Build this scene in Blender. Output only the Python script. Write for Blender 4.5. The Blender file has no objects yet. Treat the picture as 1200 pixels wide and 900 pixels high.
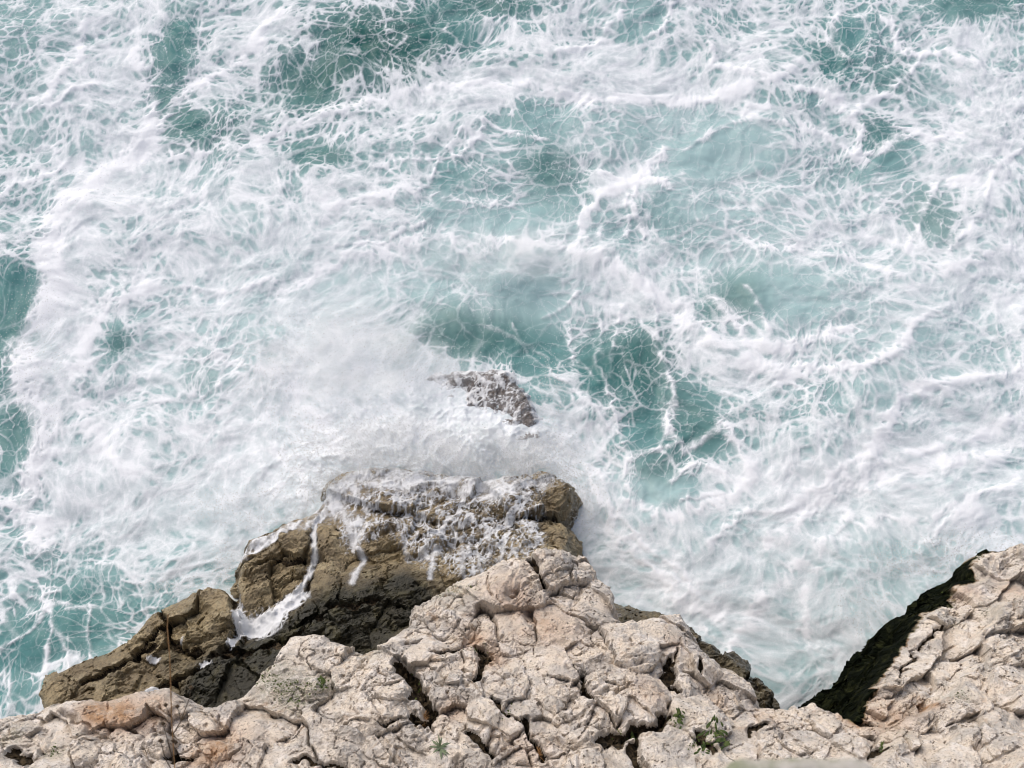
import bpy, bmesh, math
import numpy as np

# ------------------------------------------------------------------ camera, sky, sun, exposure
scene = bpy.context.scene
CAM_H, PITCH, HFOV = 24.0, math.radians(62.0), math.radians(42.0)
cam_data = bpy.data.cameras.new("camera")
cam = bpy.data.objects.new("camera", cam_data)
scene.collection.objects.link(cam)
cam.location = (0, 0, CAM_H)
cam.rotation_euler = (math.pi / 2 - PITCH, 0, 0)
cam_data.sensor_width = 36.0
cam_data.lens = 18.0 / math.tan(HFOV / 2)
cam_data.clip_start, cam_data.clip_end = 0.1, 3000.0
cam_data.dof.use_dof = True
cam_data.dof.focus_distance = 21.0
cam_data.dof.aperture_fstop = 5.0
scene.camera = cam

SUN_EL, SUN_AZ = math.radians(50), math.radians(-35)
world = bpy.data.worlds.new("World")
scene.world = world
world.use_nodes = True
wn = world.node_tree
wn.nodes.clear()
sky = wn.nodes.new("ShaderNodeTexSky")
sky.sky_type = 'NISHITA'
sky.sun_disc = False
sky.sun_elevation = SUN_EL
sky.sun_rotation = SUN_AZ
sky.air_density, sky.dust_density, sky.ozone_density = 1.0, 6.0, 0.6
bgn = wn.nodes.new("ShaderNodeBackground")
bgn.inputs[1].default_value = 0.15
wo = wn.nodes.new("ShaderNodeOutputWorld")
wn.links.new(sky.outputs[0], bgn.inputs[0])
wn.links.new(bgn.outputs[0], wo.inputs[0])

sun_data = bpy.data.lights.new("sun", 'SUN')
sun_data.energy = 1.3
sun_data.angle = math.radians(62)
sun_data.color = (1.0, 0.965, 0.93)
sun = bpy.data.objects.new("sun", sun_data)
scene.collection.objects.link(sun)
sun.rotation_euler = (math.pi / 2 - SUN_EL, 0, math.pi - SUN_AZ)
sun.location = (0, 0, 60)

vs = scene.view_settings
vs.view_transform = 'Standard'
vs.look = 'None'
vs.gamma = 1.0
vs.exposure = -0.06
scene.cycles.use_denoising = True
scene.cycles.pixel_filter_type = 'BLACKMAN_HARRIS'
scene.cycles.filter_width = 1.05
scene.cycles.volume_bounces = 4
scene.cycles.volume_max_steps = 48
scene.cycles.volume_step_rate = 2.0
scene.cycles.max_bounces = 6
scene.cycles.transparent_max_bounces = 12

# ------------------------------------------------------------------ numpy tools
# BEGIN FIELDS
TX = math.tan(HFOV / 2)
SP, CP = math.sin(PITCH), math.cos(PITCH)


def ray(px, py):
    nx = (np.asarray(px, float) - 600) / 600 * TX
    ny = (450 - np.asarray(py, float)) / 600 * TX
    return nx, CP + ny * SP, -SP + ny * CP


def at(px, py, z=0.0):
    """point at height z that the photograph shows at pixel (px, py)"""
    dx, dy, dz = ray(px, py)
    t = (z - CAM_H) / dz
    return dx * t, dy * t


def h2(ix, iy, seed):
    h = (ix.astype(np.uint32) * np.uint32(374761393) + iy.astype(np.uint32) * np.uint32(668265263)
         + np.uint32((seed * 2246822519 + 977) & 0xffffffff))
    h = (h ^ (h >> np.uint32(13))) * np.uint32(1274126177)
    h = (h ^ (h >> np.uint32(15))) * np.uint32(2246822519)
    h = h ^ (h >> np.uint32(16))
    return h.astype(np.float32) * np.float32(1 / 4294967296.0)


_rng = np.random.RandomState(7)
_ga = _rng.rand(65536).astype(np.float32) * 2 * np.pi
_GX, _GY = np.cos(_ga), np.sin(_ga)


def gnoise(x, y, seed=0):
    """gradient noise, about -1..1"""
    x = np.asarray(x, np.float32); y = np.asarray(y, np.float32)
    xi = np.floor(x); yi = np.floor(y)
    fx = x - xi; fy = y - yi
    ix = xi.astype(np.int64); iy = yi.astype(np.int64)

    def g(a, b, dx, dy):
        k = ((((ix + a) * 73856093) ^ ((iy + b) * 19349663) ^ (seed * 83492791)) >> 0) & 0xffffffff
        k = ((k ^ (k >> 15)) * 2654435761 >> 8) & 65535
        return _GX[k] * dx + _GY[k] * dy
    u = fx * fx * fx * (fx * (fx * 6 - 15) + 10)
    v = fy * fy * fy * (fy * (fy * 6 - 15) + 10)
    a = g(0, 0, fx, fy); b = g(1, 0, fx - 1, fy)
    c = g(0, 1, fx, fy - 1); d = g(1, 1, fx - 1, fy - 1)
    return ((a + u * (b - a)) * (1 - v) + (c + u * (d - c)) * v) * 1.5


def fbm(x, y, seed=0, octv=4, gain=0.5, lac=2.03):
    s = 0; amp = 1.0; tot = 0
    for o in range(octv):
        s = s + amp * gnoise(x, y, seed + o * 17); tot += amp
        x = x * lac + 3.7; y = y * lac - 1.9; amp *= gain
    return s / tot


def ridged(x, y, seed=0, octv=4, gain=0.55, lac=2.1, k=1.6):
    s = 0; amp = 1.0; tot = 0; w = 1.0
    for o in range(octv):
        n = np.clip(1 - np.abs(gnoise(x, y, seed + o * 31)) * 1.35, 0, 1) ** k
        s = s + amp * n * w; tot += amp
        w = np.clip(0.35 + n * 0.9, 0, 1)
        x = x * lac + 7.1; y = y * lac + 4.3; amp *= gain
    return s / tot


def worley(x, y, seed=0, jit=1.0):
    """F1, F2, id-x, id-y of the nearest feature, and offset from it"""
    x = np.asarray(x, np.float32); y = np.asarray(y, np.float32)
    xi = np.floor(x); yi = np.floor(y)
    f1 = np.full(x.shape, 9., np.float32); f2 = f1.copy()
    bx = xi.copy(); by = yi.copy(); ox = f1 * 0; oy = f1 * 0
    for a in (-1, 0, 1):
        for b in (-1, 0, 1):
            cx = xi + a; cy = yi + b
            ci = cx.astype(np.int64) & 0xffff; cj = cy.astype(np.int64) & 0xffff
            dx = x - (cx + 0.5 + (h2(ci, cj, seed) - 0.5) * jit)
            dy = y - (cy + 0.5 + (h2(ci, cj, seed + 5) - 0.5) * jit)
            d = dx * dx + dy * dy
            m = d < f1
            f2 = np.where(m, f1, np.minimum(f2, d))
            f1 = np.where(m, d, f1)
            bx = np.where(m, cx, bx); by = np.where(m, cy, by)
            ox = np.where(m, dx, ox); oy = np.where(m, dy, oy)
    return np.sqrt(f1), np.sqrt(f2), bx, by, ox, oy


def sstep(a, b, x):
    t = np.clip((x - a) / (b - a), 0, 1)
    return t * t * (3 - 2 * t)


def rank01(a):
    o = np.argsort(a, axis=None, kind='stable')
    r = np.empty(a.size, np.float32)
    r[o] = np.linspace(0, 1, a.size, dtype=np.float32)
    return r.reshape(a.shape)


def seg_dist(x, y, pts):
    """distance of every point to an open polyline"""
    best = np.full(np.shape(x), 1e9, np.float32)
    for (x0, y0), (x1, y1) in zip(pts[:-1], pts[1:]):
        dx, dy = x1 - x0, y1 - y0
        t = np.clip(((x - x0) * dx + (y - y0) * dy) / (dx * dx + dy * dy + 1e-12), 0, 1)
        best = np.minimum(best, (x - x0 - t * dx) ** 2 + (y - y0 - t * dy) ** 2)
    return np.sqrt(best)


def poly_sd(x, y, pts):
    """signed distance to a closed polygon, positive inside"""
    d = seg_dist(x, y, list(pts) + [pts[0]])
    ins = np.zeros(np.shape(x), bool)
    n = len(pts)
    for i in range(n):
        x0, y0 = pts[i]; x1, y1 = pts[(i + 1) % n]
        if y0 == y1:
            continue
        c = ((y0 > y) != (y1 > y)) & (x < (x1 - x0) * (y - y0) / (y1 - y0) + x0)
        ins ^= c
    return np.where(ins, d, -d)


def tps(ctrl):
    """thin plate surface through (x, y, z) points"""
    c = np.array(ctrl, float)
    n = len(c)
    r = np.hypot(c[:, None, 0] - c[None, :, 0], c[:, None, 1] - c[None, :, 1])
    K = np.where(r > 0, r * r * np.log(r + 1e-9), 0) + np.eye(n) * 0.15
    P = np.c_[np.ones(n), c[:, :2]]
    A = np.block([[K, P], [P.T, np.zeros((3, 3))]])
    w = np.linalg.solve(A, np.r_[c[:, 2], 0, 0, 0])

    def f(x, y):
        s = w[n] + w[n + 1] * x + w[n + 2] * y
        for i in range(n):
            rr = (x - c[i, 0]) ** 2 + (y - c[i, 1]) ** 2
            s = s + w[i] * 0.5 * rr * np.log(rr + 1e-12)
        return s
    return f


# ------------------------------------------------------------------ the sea: where foam lies
# photograph positions of open water (x, y, half width, half height, tilt deg, depth of the hole)
CLEAR = [
    (202, 70, 24, 58, 8, .8), (20, 15, 70, 48, 0, .38), (12, 110, 30, 60, 0, .18),
    (385, 70, 45, 60, -10, .42), (455, 45, 60, 45, -10, .48), (345, 110, 40, 35, 0, .3), (520, 30, 45, 26, 0, .35),
    (540, 50, 20, 22, 0, .4), (250, 140, 45, 30, 0, .28), (215, 155, 20, 25, 0, .4), (300, 175, 60, 20, 20, .22),
    (580, 4, 45, 14, 0, .7), (375, 185, 40, 18, 10, .5), (60, 260, 20, 25, 0, .35), (40, 150, 40, 50, 0, .15),
    (18, 335, 36, 18, 0, .55), (12, 400, 40, 70, 0, .85), (30, 500, 26, 42, 0, .75), (8, 560, 18, 40, 0, .5),
    (22, 630, 26, 36, 0, .35), (55, 645, 18, 18, 0, .4), (30, 580, 14, 14, 0, .4),
    (60, 725, 90, 45, -8, .5), (110, 740, 50, 30, -15, .4), (25, 780, 40, 40, 0, .4), (5, 820, 30, 20, 0, .35),
    (136, 398, 20, 24, 0, .55), (238, 440, 30, 34, 0, .5), (235, 470, 24, 18, 0, .3), (300, 395, 50, 20, 10, .2),
    (180, 300, 40, 20, 0, .12), (300, 410, 30, 40, 0, .18), (125, 520, 30, 25, 0, .2), (205, 530, 40, 40, 0, .2),
    (650, 195, 40, 26, 0, .62), (600, 145, 50, 24, -10, .42), (520, 200, 60, 22, -10, .3), (560, 220, 60, 30, 0, .25),
    (640, 125, 50, 22, 0, .3), (755, 20, 36, 34, 0, .55), (740, 60, 60, 26, 0, .12), (830, 60, 28, 30, 0, .28),
    (690, 260, 50, 20, 0, .25), (600, 255, 130, 34, -4, .4), (770, 150, 110, 34, -6, .36), (855, 180, 60, 28, 0, .42),
    (640, 335, 60, 28, 0, .5), (560, 345, 80, 26, 4, .42), (545, 392, 70, 26, 4, .72), (600, 372, 60, 20, 0, .5),
    (585, 408, 50, 22, 10, .55), (650, 445, 46, 38, 30, .5), (655, 400, 30, 30, 0, .4),
    (745, 420, 52, 44, 0, .62), (705, 420, 16, 40, 5, .6), (760, 380, 40, 30, 0, .4), (815, 470, 36, 40, 15, .6),
    (760, 530, 36, 56, 0, .62), (765, 585, 34, 22, 0, .55), (815, 520, 26, 18, -40, .55), (848, 520, 24, 24, 0, .5),
    (825, 570, 36, 14, 10, .5), (850, 622, 46, 26, -20, .62), (820, 595, 22, 14, 0, .45), (880, 530, 24, 22, 0, .35),
    (858, 345, 34, 34, 40, .6), (905, 350, 60, 34, 10, .5), (930, 330, 60, 34, 0, .35), (1030, 380, 40, 36, 0, .25),
    (965, 400, 40, 18, 0, .28), (962, 465, 26, 26, 0, .5), (940, 492, 26, 14, 0, .35), (1015, 490, 26, 18, -20, .42),
    (950, 522, 30, 14, 0, .32), (1050, 500, 20, 14, 0, .25), (1085, 480, 30, 12, 0, .2), (800, 450, 30, 30, 0, .35),
    (1098, 255, 38, 34, -30, .62), (1085, 225, 24, 30, -20, .4), (1045, 92, 46, 30, 15, .55), (972, 68, 30, 32, 20, .6),
    (1030, 158, 34, 24, 0, .62), (1040, 190, 26, 14, 0, .45), (1010, 25, 60, 26, 0, .3), (1140, 5, 50, 16, 0, .7),
    (1095, 30, 40, 26, 0, .25), (925, 110, 24, 22, 0, .35), (860, 150, 60, 26, 0, .3), (820, 205, 40, 40, 0, .4),
    (960, 205, 60, 20, 20, .16), (900, 255, 60, 30, 0, .25), (800, 265, 40, 40, 10, .4), (780, 235, 30, 30, 0, .35),
    (1060, 165, 30, 20, 0, .3), (1010, 205, 14, 10, 0, .5), (1140, 330, 40, 50, 0, .14), (1190, 90, 20, 30, 0, .2),
    (905, 668, 26, 14, 0, .26), (970, 650, 60, 26, 0, .14), (900, 745, 60, 50, 0, .18), (930, 790, 40, 30, 0, .2),
    (1050, 660, 50, 20, -35, .32), (1010, 720, 40, 26, -40, .24), (1090, 600, 60, 40, 0, .16), (450, 330, 60, 26, 0, .1),
    (730, 290, 20, 30, 0, .2), (870, 410, 30, 20, 40, .3), (690, 560, 30, 40, 0, .16), (740, 660, 40, 50, 0, .18),
]
# thick foam (x, y, half width, half height, tilt, weight)
WHITE = [
    (150, 120, 26, 90, -10, .3), (95, 60, 40, 60, 0, .16), (110, 230, 60, 26, -35, .3), (75, 350, 34, 80, 0, .42), (60, 430, 34, 60, 0, .42),
    (110, 560, 70, 60, 0, .28), (330, 520, 150, 90, 0, .3), (470, 500, 120, 70, 0, .4), (590, 520, 70, 26, 0, .4), (400, 420, 90, 60, 0, .3),
    (250, 600, 110, 60, 0, .24), (480, 470, 60, 40, 0, .3), (710, 340, 70, 34, 10, .24), (800, 400, 60, 26, 40, .28), (770, 330, 60, 40, 20, .3),
    (745, 210, 22, 16, 0, .5), (850, 80, 60, 26, -20, .3), (560, 110, 60, 26, -10, .3), (690, 80, 80, 26, -20, .34), (760, 110, 80, 12, 0, .4),
    (1140, 120, 50, 60, 0, .26), (1150, 260, 60, 90, 0, .24), (1000, 560, 120, 60, -10, .28), (1100, 520, 120, 40, -15, .22), (900, 590, 60, 60, 0, .26),
    (670, 520, 30, 90, 0, .3), (700, 600, 40, 50, 0, .3), (800, 660, 60, 60, 0, .3), (830, 720, 60, 40, 0, .22), (980, 740, 60, 40, 0, .2),
    (1140, 590, 60, 40, 0, .24), (430, 250, 60, 30, 0, .1), (860, 440, 60, 40, 0, .28), (1000, 120, 60, 12, 30, .25), (300, 40, 60, 30, 0, .2),
    (480, 520, 130, 30, 0, .35), (600, 530, 60, 20, 0, .3), (370, 560, 60, 30, 0, .3), (900, 700, 90, 50, 0, .12), (200, 220, 90, 40, 0, .15), (330, 300, 110, 60, 0, .12), (480, 120, 90, 30, -10, .16),
]
# milky water, air bubbles below the surface
MILK = [
    (620, 290, 130, 60, 0, .55), (560, 330, 110, 50, 0, .45), (640, 330, 60, 40, 0, .35), (780, 150, 140, 60, 0, .45), (860, 190, 80, 50, 0, .4),
    (450, 320, 110, 90, 0, .6), (360, 330, 90, 60, 0, .5), (930, 330, 110, 60, 0, .4), (1080, 400, 160, 110, 0, .5), (900, 700, 220, 130, 0, .7),
    (760, 20, 60, 40, 0, .3), (1000, 260, 120, 70, 0, .35), (300, 500, 200, 120, 0, .4), (760, 590, 60, 40, 0, .35), (700, 370, 60, 40, 0, .3),
    (800, 440, 50, 50, 0, .3), (1150, 150, 90, 150, 0, .3), (130, 240, 80, 70, 0, .25), (680, 620, 90, 90, 0, .4), (1060, 590, 180, 70, 0, .5),
    (20, 15, 90, 60, 0, .12), (100, 120, 70, 60, 0, .3), (830, 250, 90, 60, 0, .35), (230, 330, 110, 110, 0, .35), (600, 170, 120, 60, 0, .15),
]
# deep spots
DEEP = [(545, 392, 90, 34, 5, .6), (745, 425, 60, 50, 0, .7), (650, 195, 40, 26, 0, .5), (430, 70, 100, 60, 0, .5), (580, 4, 50, 16, 0, .5),
        (860, 345, 30, 34, 40, .5), (1095, 255, 34, 30, 0, .4), (815, 500, 40, 40, 0, .45), (202, 80, 30, 60, 0, .3), (12, 400, 46, 90, 0, .3),
        (770, 545, 30, 18, 0, .5), (1030, 155, 30, 20, 0, .3), (140, 400, 16, 16, 0, .4), (235, 440, 22, 26, 0, .3), (460, 40, 80, 50, 0, .4), (240, 150, 60, 30, 0, .4), (350, 110, 60, 40, 0, .3), (1140, 4, 60, 20, 0, .4), (1045, 90, 40, 30, 0, .3),
        (970, 66, 26, 28, 0, .3), (30, 500, 30, 50, 0, .3), (80, 740, 100, 50, 0, .25), (375, 185, 40, 16, 0, .4)]
# where the froth is blurred and milky, and where it is torn with hard edges
SMOOTH = [(900, 710, 200, 110, 0, .6), (1090, 570, 150, 60, -10, .4), (430, 370, 120, 60, 0, .4), (610, 300, 120, 50, 0, .5), (800, 170, 120, 50, 0, .3),
          (1100, 390, 120, 80, 0, .25), (330, 330, 100, 50, 0, .35), (240, 610, 120, 50, 0, .35), (760, 590, 50, 30, 0, .4), (930, 340, 90, 40, 0, .4)]
SHARP = [(430, 70, 150, 90, 0, 1.), (1000, 100, 150, 110, 0, .7), (70, 740, 130, 70, 0, .9), (230, 110, 110, 90, 0, .8), (820, 560, 70, 70, 0, .7), (10, 450, 60, 150, 0, .8), (600, 60, 160, 60, 0, .6),
         (980, 490, 80, 40, 0, .6), (1090, 250, 60, 50, 0, .5)]
# ropes of foam (half width in px, weight, points)
ROPES = [
    (16, .5, [(175, 165), (120, 205), (70, 245), (58, 300), (60, 340), (32, 395), (22, 450), (55, 492), (38, 545), (30, 600), (45, 640)]),
    (9, .4, [(160, 60), (178, 120), (176, 165), (215, 105), (255, 85), (300, 60), (330, 20)]),
    (7, .4, [(100, 20), (95, 60), (60, 110), (30, 130)]), (6, .35, [(0, 130), (25, 115), (60, 125), (110, 100)]),
    (6, .35, [(0, 230), (10, 215), (60, 205), (75, 190)]), (6, .3, [(40, 170), (60, 165), (70, 190)]),
    (6, .4, [(655, 60), (700, 50), (725, 15), (735, 0)]), (9, .45, [(660, 108), (700, 118), (760, 116), (830, 112), (905, 96), (935, 80)]),
    (6, .4, [(785, 0), (780, 35), (762, 45)]), (5, .35, [(540, 185), (560, 165), (570, 140), (600, 160), (640, 162)]),
    (7, .5, [(690, 250), (705, 225), (745, 210), (765, 190), (780, 170)]), (6, .45, [(705, 200), (745, 210), (785, 215)]),
    (6, .4, [(745, 210), (742, 235), (752, 270)]), (5, .35, [(745, 212), (735, 240), (730, 270)]), (6, .4, [(700, 230), (680, 260), (690, 285)]),
    (5, .35, [(500, 225), (520, 180), (545, 160)]), (5, .3, [(440, 200), (520, 185), (560, 150)]),
    (4, .27, [(700, 365), (705, 385), (697, 420), (712, 455), (720, 490), (735, 530), (735, 580)]), (4, .27, [(730, 355), (722, 400), (714, 440)]),
    (4, .27, [(765, 350), (770, 400), (782, 428), (775, 470)]), (4, .27, [(600, 380), (620, 420), (660, 450), (690, 470), (712, 500)]),
    (4, .27, [(560, 380), (600, 395), (640, 420)]), (4, .27, [(665, 380), (670, 410), (700, 450)]), (4, .35, [(640, 370), (680, 340)]),
    (6, .4, [(780, 430), (790, 460), (780, 500), (800, 530), (845, 500)]), (7, .45, [(845, 495), (870, 530), (880, 560)]), (6, .4, [(740, 540), (790, 520)]),
    (8, .4, [(735, 590), (790, 610), (840, 590), (880, 560)]), (6, .4, [(785, 560), (815, 545), (850, 555)]), (6, .35, [(800, 590), (850, 575)]),
    (9, .45, [(835, 350), (870, 380), (880, 400), (910, 410), (960, 395), (1000, 380)]), (5, .35, [(870, 330), (885, 350), (900, 385)]),
    (8, .4, [(930, 430), (1000, 435), (1050, 415), (1070, 385), (1100, 365)]), (9, .4, [(960, 570), (1020, 535), (1050, 470), (1090, 455), (1150, 445), (1200, 430)]),
    (9, .35, [(950, 580), (1030, 545), (1110, 520), (1200, 490)]), (10, .3, [(900, 640), (960, 590), (1040, 555), (1130, 540)]),
    (6, .4, [(980, 20), (975, 50), (990, 75)]), (7, .45, [(1040, 20), (1055, 60), (1075, 65), (1110, 60), (1140, 75)]), (6, .4, [(1000, 130), (1040, 115), (1080, 65)]),
    (7, .45, [(940, 110), (980, 120), (1010, 150), (1000, 175), (1030, 180), (1060, 160)]), (6, .4, [(1055, 150), (1090, 160), (1130, 155)]),
    (6, .4, [(830, 50), (840, 80), (900, 95)]), (6, .35, [(800, 175), (840, 150), (880, 140), (960, 150), (1000, 180), (1030, 195)]),
    (6, .35, [(865, 140), (880, 120), (900, 125)]), (7, .35, [(1060, 290), (1080, 250), (1095, 220), (1140, 210)]), (6, .3, [(1110, 300), (1150, 250), (1160, 200), (1200, 180)]),
    (4, .4, [(50, 700), (58, 740), (55, 790)]), (3.5, .35, [(0, 760), (30, 740), (62, 705), (95, 715)]), (3, .35, [(60, 740), (80, 760), (90, 800)]),
    (3, .35, [(105, 710), (100, 745), (120, 770)]), (5, .35, [(0, 790), (15, 800), (10, 830)]), (4, .3, [(20, 690), (45, 700), (70, 690)]),
    (5, .35, [(400, 290), (450, 285), (500, 262)]), (6, .3, [(590, 285), (650, 283), (700, 275)]), (6, .3, [(210, 335), (260, 345), (330, 330)]),
    (5, .3, [(180, 470), (240, 460), (280, 440)]), (7, .3, [(710, 600), (760, 640), (800, 680), (830, 740)]), (7, .28, [(1000, 600), (960, 640), (940, 700), (950, 760)]),
    (16, .34, [(560, 285), (640, 283), (710, 300), (770, 340), (820, 385), (870, 420), (930, 440)]), (14, .3, [(330, 345), (420, 300), (500, 280), (560, 290)]),
    (15, .3, [(930, 600), (1000, 565), (1080, 545), (1200, 530)]), (14, .3, [(860, 760), (900, 690), (960, 640), (1040, 610), (1140, 600)]), (12, .3, [(700, 560), (720, 620), (780, 690), (850, 730)]),
    (14, .3, [(180, 330), (120, 360), (90, 420), (100, 500), (160, 560)]), (12, .3, [(200, 180), (290, 170), (380, 140), (470, 110), (560, 95), (650, 105)]), (12, .28, [(380, 250), (450, 230), (520, 235), (600, 240)]),
    (12, .28, [(1000, 300), (1060, 330), (1120, 320), (1200, 280)]), (10, .28, [(880, 280), (940, 290), (1000, 300)]), (12, .28, [(250, 420), (330, 440), (380, 500), (400, 540)]),
    (7, .3, [(1190, 560), (1130, 590), (1090, 640)]), (6, .35, [(830, 640), (870, 600), (920, 600)]),
]


def blobs(x, y, lst):
    s = np.zeros(np.shape(x), np.float32)
    for (px, py, rx, ry, tilt, w) in lst:
        cx, cy = at(px, py)
        ex, _ = at(px + rx, py); _, ey = at(px, py - ry)
        rx_, ry_ = abs(ex - cx), abs(ey - cy)
        t = math.radians(-tilt)
        dx, dy = x - cx, y - cy
        a = (dx * math.cos(t) + dy * math.sin(t)) / rx_
        b = (-dx * math.sin(t) + dy * math.cos(t)) / ry_
        q = a * a + b * b
        s = s + w * np.exp(-(q ** 1.3) * 0.8)
    return s


def sea_fields(x, y):
    x = np.asarray(x, np.float32); y = np.asarray(y, np.float32)
    # wavering of the flow, three sizes
    ax = x + 0.60 * fbm(x / 2.8, y / 2.8, 1, 2); ay = y + 0.60 * fbm(x / 2.8, y / 2.8, 2, 2)
    bx = ax + 0.16 * fbm(ax / 0.8, ay / 0.8, 3, 2); by = ay + 0.16 * fbm(ax / 0.8, ay / 0.8, 4, 2)
    cx = bx + 0.035 * fbm(bx / 0.22, by / 0.22, 5, 2); cy = by + 0.035 * fbm(bx / 0.22, by / 0.22, 6, 2)
    # macro maps use a lightly wavering position so that their edges fray
    mx = x + 0.22 * fbm(x / 1.0, y / 1.0, 11, 4); my = y + 0.22 * fbm(x / 1.0, y / 1.0, 12, 4)
    clear = 0.80 * blobs(mx, my, CLEAR) * (1 + 0.7 * fbm(x / 0.9, y / 0.9, 19, 3)); white = blobs(mx, my, WHITE)
    milk = 0.30 + 1.1 * blobs(mx, my, MILK) + 0.16 * fbm(mx / 1.7, my / 1.7, 13, 4)
    deep = blobs(mx, my, DEEP)
    rope = np.zeros_like(x)
    rx = x + 0.20 * fbm(x / 0.9, y / 0.9, 14, 3) + 0.05 * fbm(x / 0.2, y / 0.2, 15, 3)
    ry = y + 0.20 * fbm(x / 0.9, y / 0.9, 16, 3) + 0.05 * fbm(x / 0.2, y / 0.2, 17, 3)
    wid = 1.0 + 0.6 * fbm(x / 0.7, y / 0.7, 18, 2)
    for (w, s, pts) in ROPES:
        P = [at(*p) for p in pts]
        P = [(float(a), float(b)) for a, b in P]
        d = seg_dist(rx, ry, P) / (w * 0.021 * wid)
        rope = np.maximum(rope, s * np.exp(-(d ** 1.5)))
    # lace: a torn network of bubble strings, thick where much foam lies, hair-thin in open water
    soft = fbm(bx / 1.1, by / 1.1, 41, 5, 0.6)
    soft2 = fbm(cx / 0.35, cy / 0.35, 44, 4, 0.62)
    fine = fbm(cx / 0.07, cy / 0.07, 42, 3, 0.6)
    cov = 0.69 + white - clear + 0.40 * rope + 0.24 * fbm(mx / 1.6, my / 1.6, 43, 5, 0.55) + 0.10 * soft2
    smooth = np.clip((blobs(mx, my, SMOOTH) + 0.30 * np.clip(clear, 0, 0.5)) * (1 + 0.5 * fbm(x / 1.2, y / 1.2, 46, 3)), 0, 0.8)
    sharp = np.clip(0.25 + blobs(mx, my, SHARP) + 0.3 * fbm(x / 1.5, y / 1.5, 47, 2), 0, 1)
    cov = np.clip(np.where(cov < 0.3, 0.3 + 0.45 * (cov - 0.3), cov), 0.06, 1.3)
    # stretched along the local run of the water
    net = np.zeros_like(x); thin = np.zeros_like(x)
    gx = ax + 0.22 * fbm(ax / 1.1, ay / 1.1, 7, 2) + 0.030 * fbm(ax / 0.17, ay / 0.17, 8, 2)
    gy = ay + 0.22 * fbm(ax / 1.1, ay / 1.1, 9, 2) + 0.030 * fbm(ax / 0.17, ay / 0.17, 10, 2)
    tear = fbm(cx / 0.30, cy / 0.30, 63, 4, 0.6)
    for (sz, sx, sd, wt, t0) in ((1.0, 1.0, 31, 0.9, 0.12), (0.52, 1.15, 32, 1.0, 0.18), (0.27, 0.9, 33, 1.0, 0.24), (0.14, 1.0, 34, 0.55, 0.28)):
        f1, f2, *_ = worley(gx / (sz * sx) + sd, gy / (sz / sx), sd)
        e = (f2 - f1)
        g = 0.40 + 0.9 * fbm(bx / (sz * 2.2), by / (sz * 2.2), sd + 40, 3)               # each size rules in its own places
        t = t0 * np.clip(cov * 2.3 - 0.35, 0.03, 2.6) * np.clip(0.55 + g + 0.9 * tear, 0.12, 2.2)
        a_ = wt * (1 - sstep(0.30 * t, t + 0.03, e)) * np.clip(0.25 + 1.5 * g + 0.5 * tear, 0, 1)
        net = 1 - (1 - net) * (1 - np.clip(a_, 0, 1) * np.clip(cov * 2.2 - 0.05, 0.10, 1))
        ht = 0.030 + 0.02 * sz
        thin = np.maximum(thin, (sz > 0.2) * (1 - sstep(0.2 * ht, ht * (1.2 + 0.25 / sz), e)) * np.clip(0.35 + 1.1 * g + 1.3 * tear, 0, 1) * (0.55 + 0.45 * wt))
    r1 = ridged(cx / 1.3, cy / 1.3, 21, 4, 0.50, 2.07, 1.3)
    r2 = ridged(cx / 0.42 + 9, cy / 0.42, 22, 3, 0.50, 2.1, 1.3)
    r0 = ridged(bx / 2.4, by / 2.4, 23, 4, 0.5, 2.1, 1.3)
    wisp = rank01(0.55 * r0 + 0.5 * r1 + 0.30 * r2 + 0.8 * soft + 0.42 * soft2 + 0.14 * fine + 0.55 * net)
    q = cov - (1 - wisp)
    wl = sstep(-0.12 + 0.10 * sharp, 0.46 - 0.32 * sharp, q)
    lace = 1 - (1 - 0.74 * net) * (1 - 0.72 * wl)
    veil = np.clip(0.95 * cov + 0.35 * soft + 0.18 * soft2 - 0.16, 0, 1) * np.clip(0.22 + 0.8 * milk, 0, 1)
    foam = 1 - (1 - (0.92 - 0.62 * smooth) * lace) * (1 - (0.60 + 0.30 * smooth) * veil) * (1 - (0.40 - 0.3 * smooth) * thin * np.clip(cov * 1.8 + 0.12, 0.12, 1))
    ra = sstep(0.10, 0.42, rope * (0.70 + 0.6 * rank01(r2 + 0.6 * soft2 + 0.5 * net)))
    foam = 1 - (1 - foam) * (1 - 0.88 * ra)
    foam = np.clip(foam * (1 + 0.10 * fine), 0, 1)
    thick = (1 - smooth) * lace * (0.3 + 0.6 * r2 + 0.3 * soft2 + 0.8 * rope) + 0.5 * ra
    tone = np.clip(0.10 + 0.42 * rank01(0.5 * r2 + 0.4 * soft2 + 0.35 * soft + 0.25 * fine) + 0.40 * net * (1 - 0.6 * smooth) + 0.28 * thin * (1 - 0.6 * smooth) + 0.55 * ra, 0, 1)
    swell = (0.28 * fbm(x / 7, y / 5, 51, 2) + 0.20 * fbm(ax / 2.2, ay / 1.8, 52, 3) + 0.06 * fbm(bx / 0.6, by / 0.6, 53, 3))
    milk = milk + 0.30 * np.clip(cov + 0.25 * soft - 0.22, 0, 1)
    return dict(foam=foam, milk=np.clip(milk, 0, 1), deep=np.clip(deep, 0, 1), thick=thick, tone=tone, swell=swell, rope=rope, grain=1 - smooth, cx=cx, cy=cy)
# END FIELDS

# ------------------------------------------------------------------ mesh and node helpers
col = scene.collection


def tag(o, label=None, cat=None, group=None, kind=None):
    for k, v in (("label", label), ("category", cat), ("group", group), ("kind", kind)):
        if v:
            o[k] = v
    return o


def empty(name, loc, label, cat, group=None):
    o = bpy.data.objects.new(name, None)
    o.location = loc
    o.empty_display_size = 0.3
    col.objects.link(o)
    return tag(o, label, cat, group)


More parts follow.
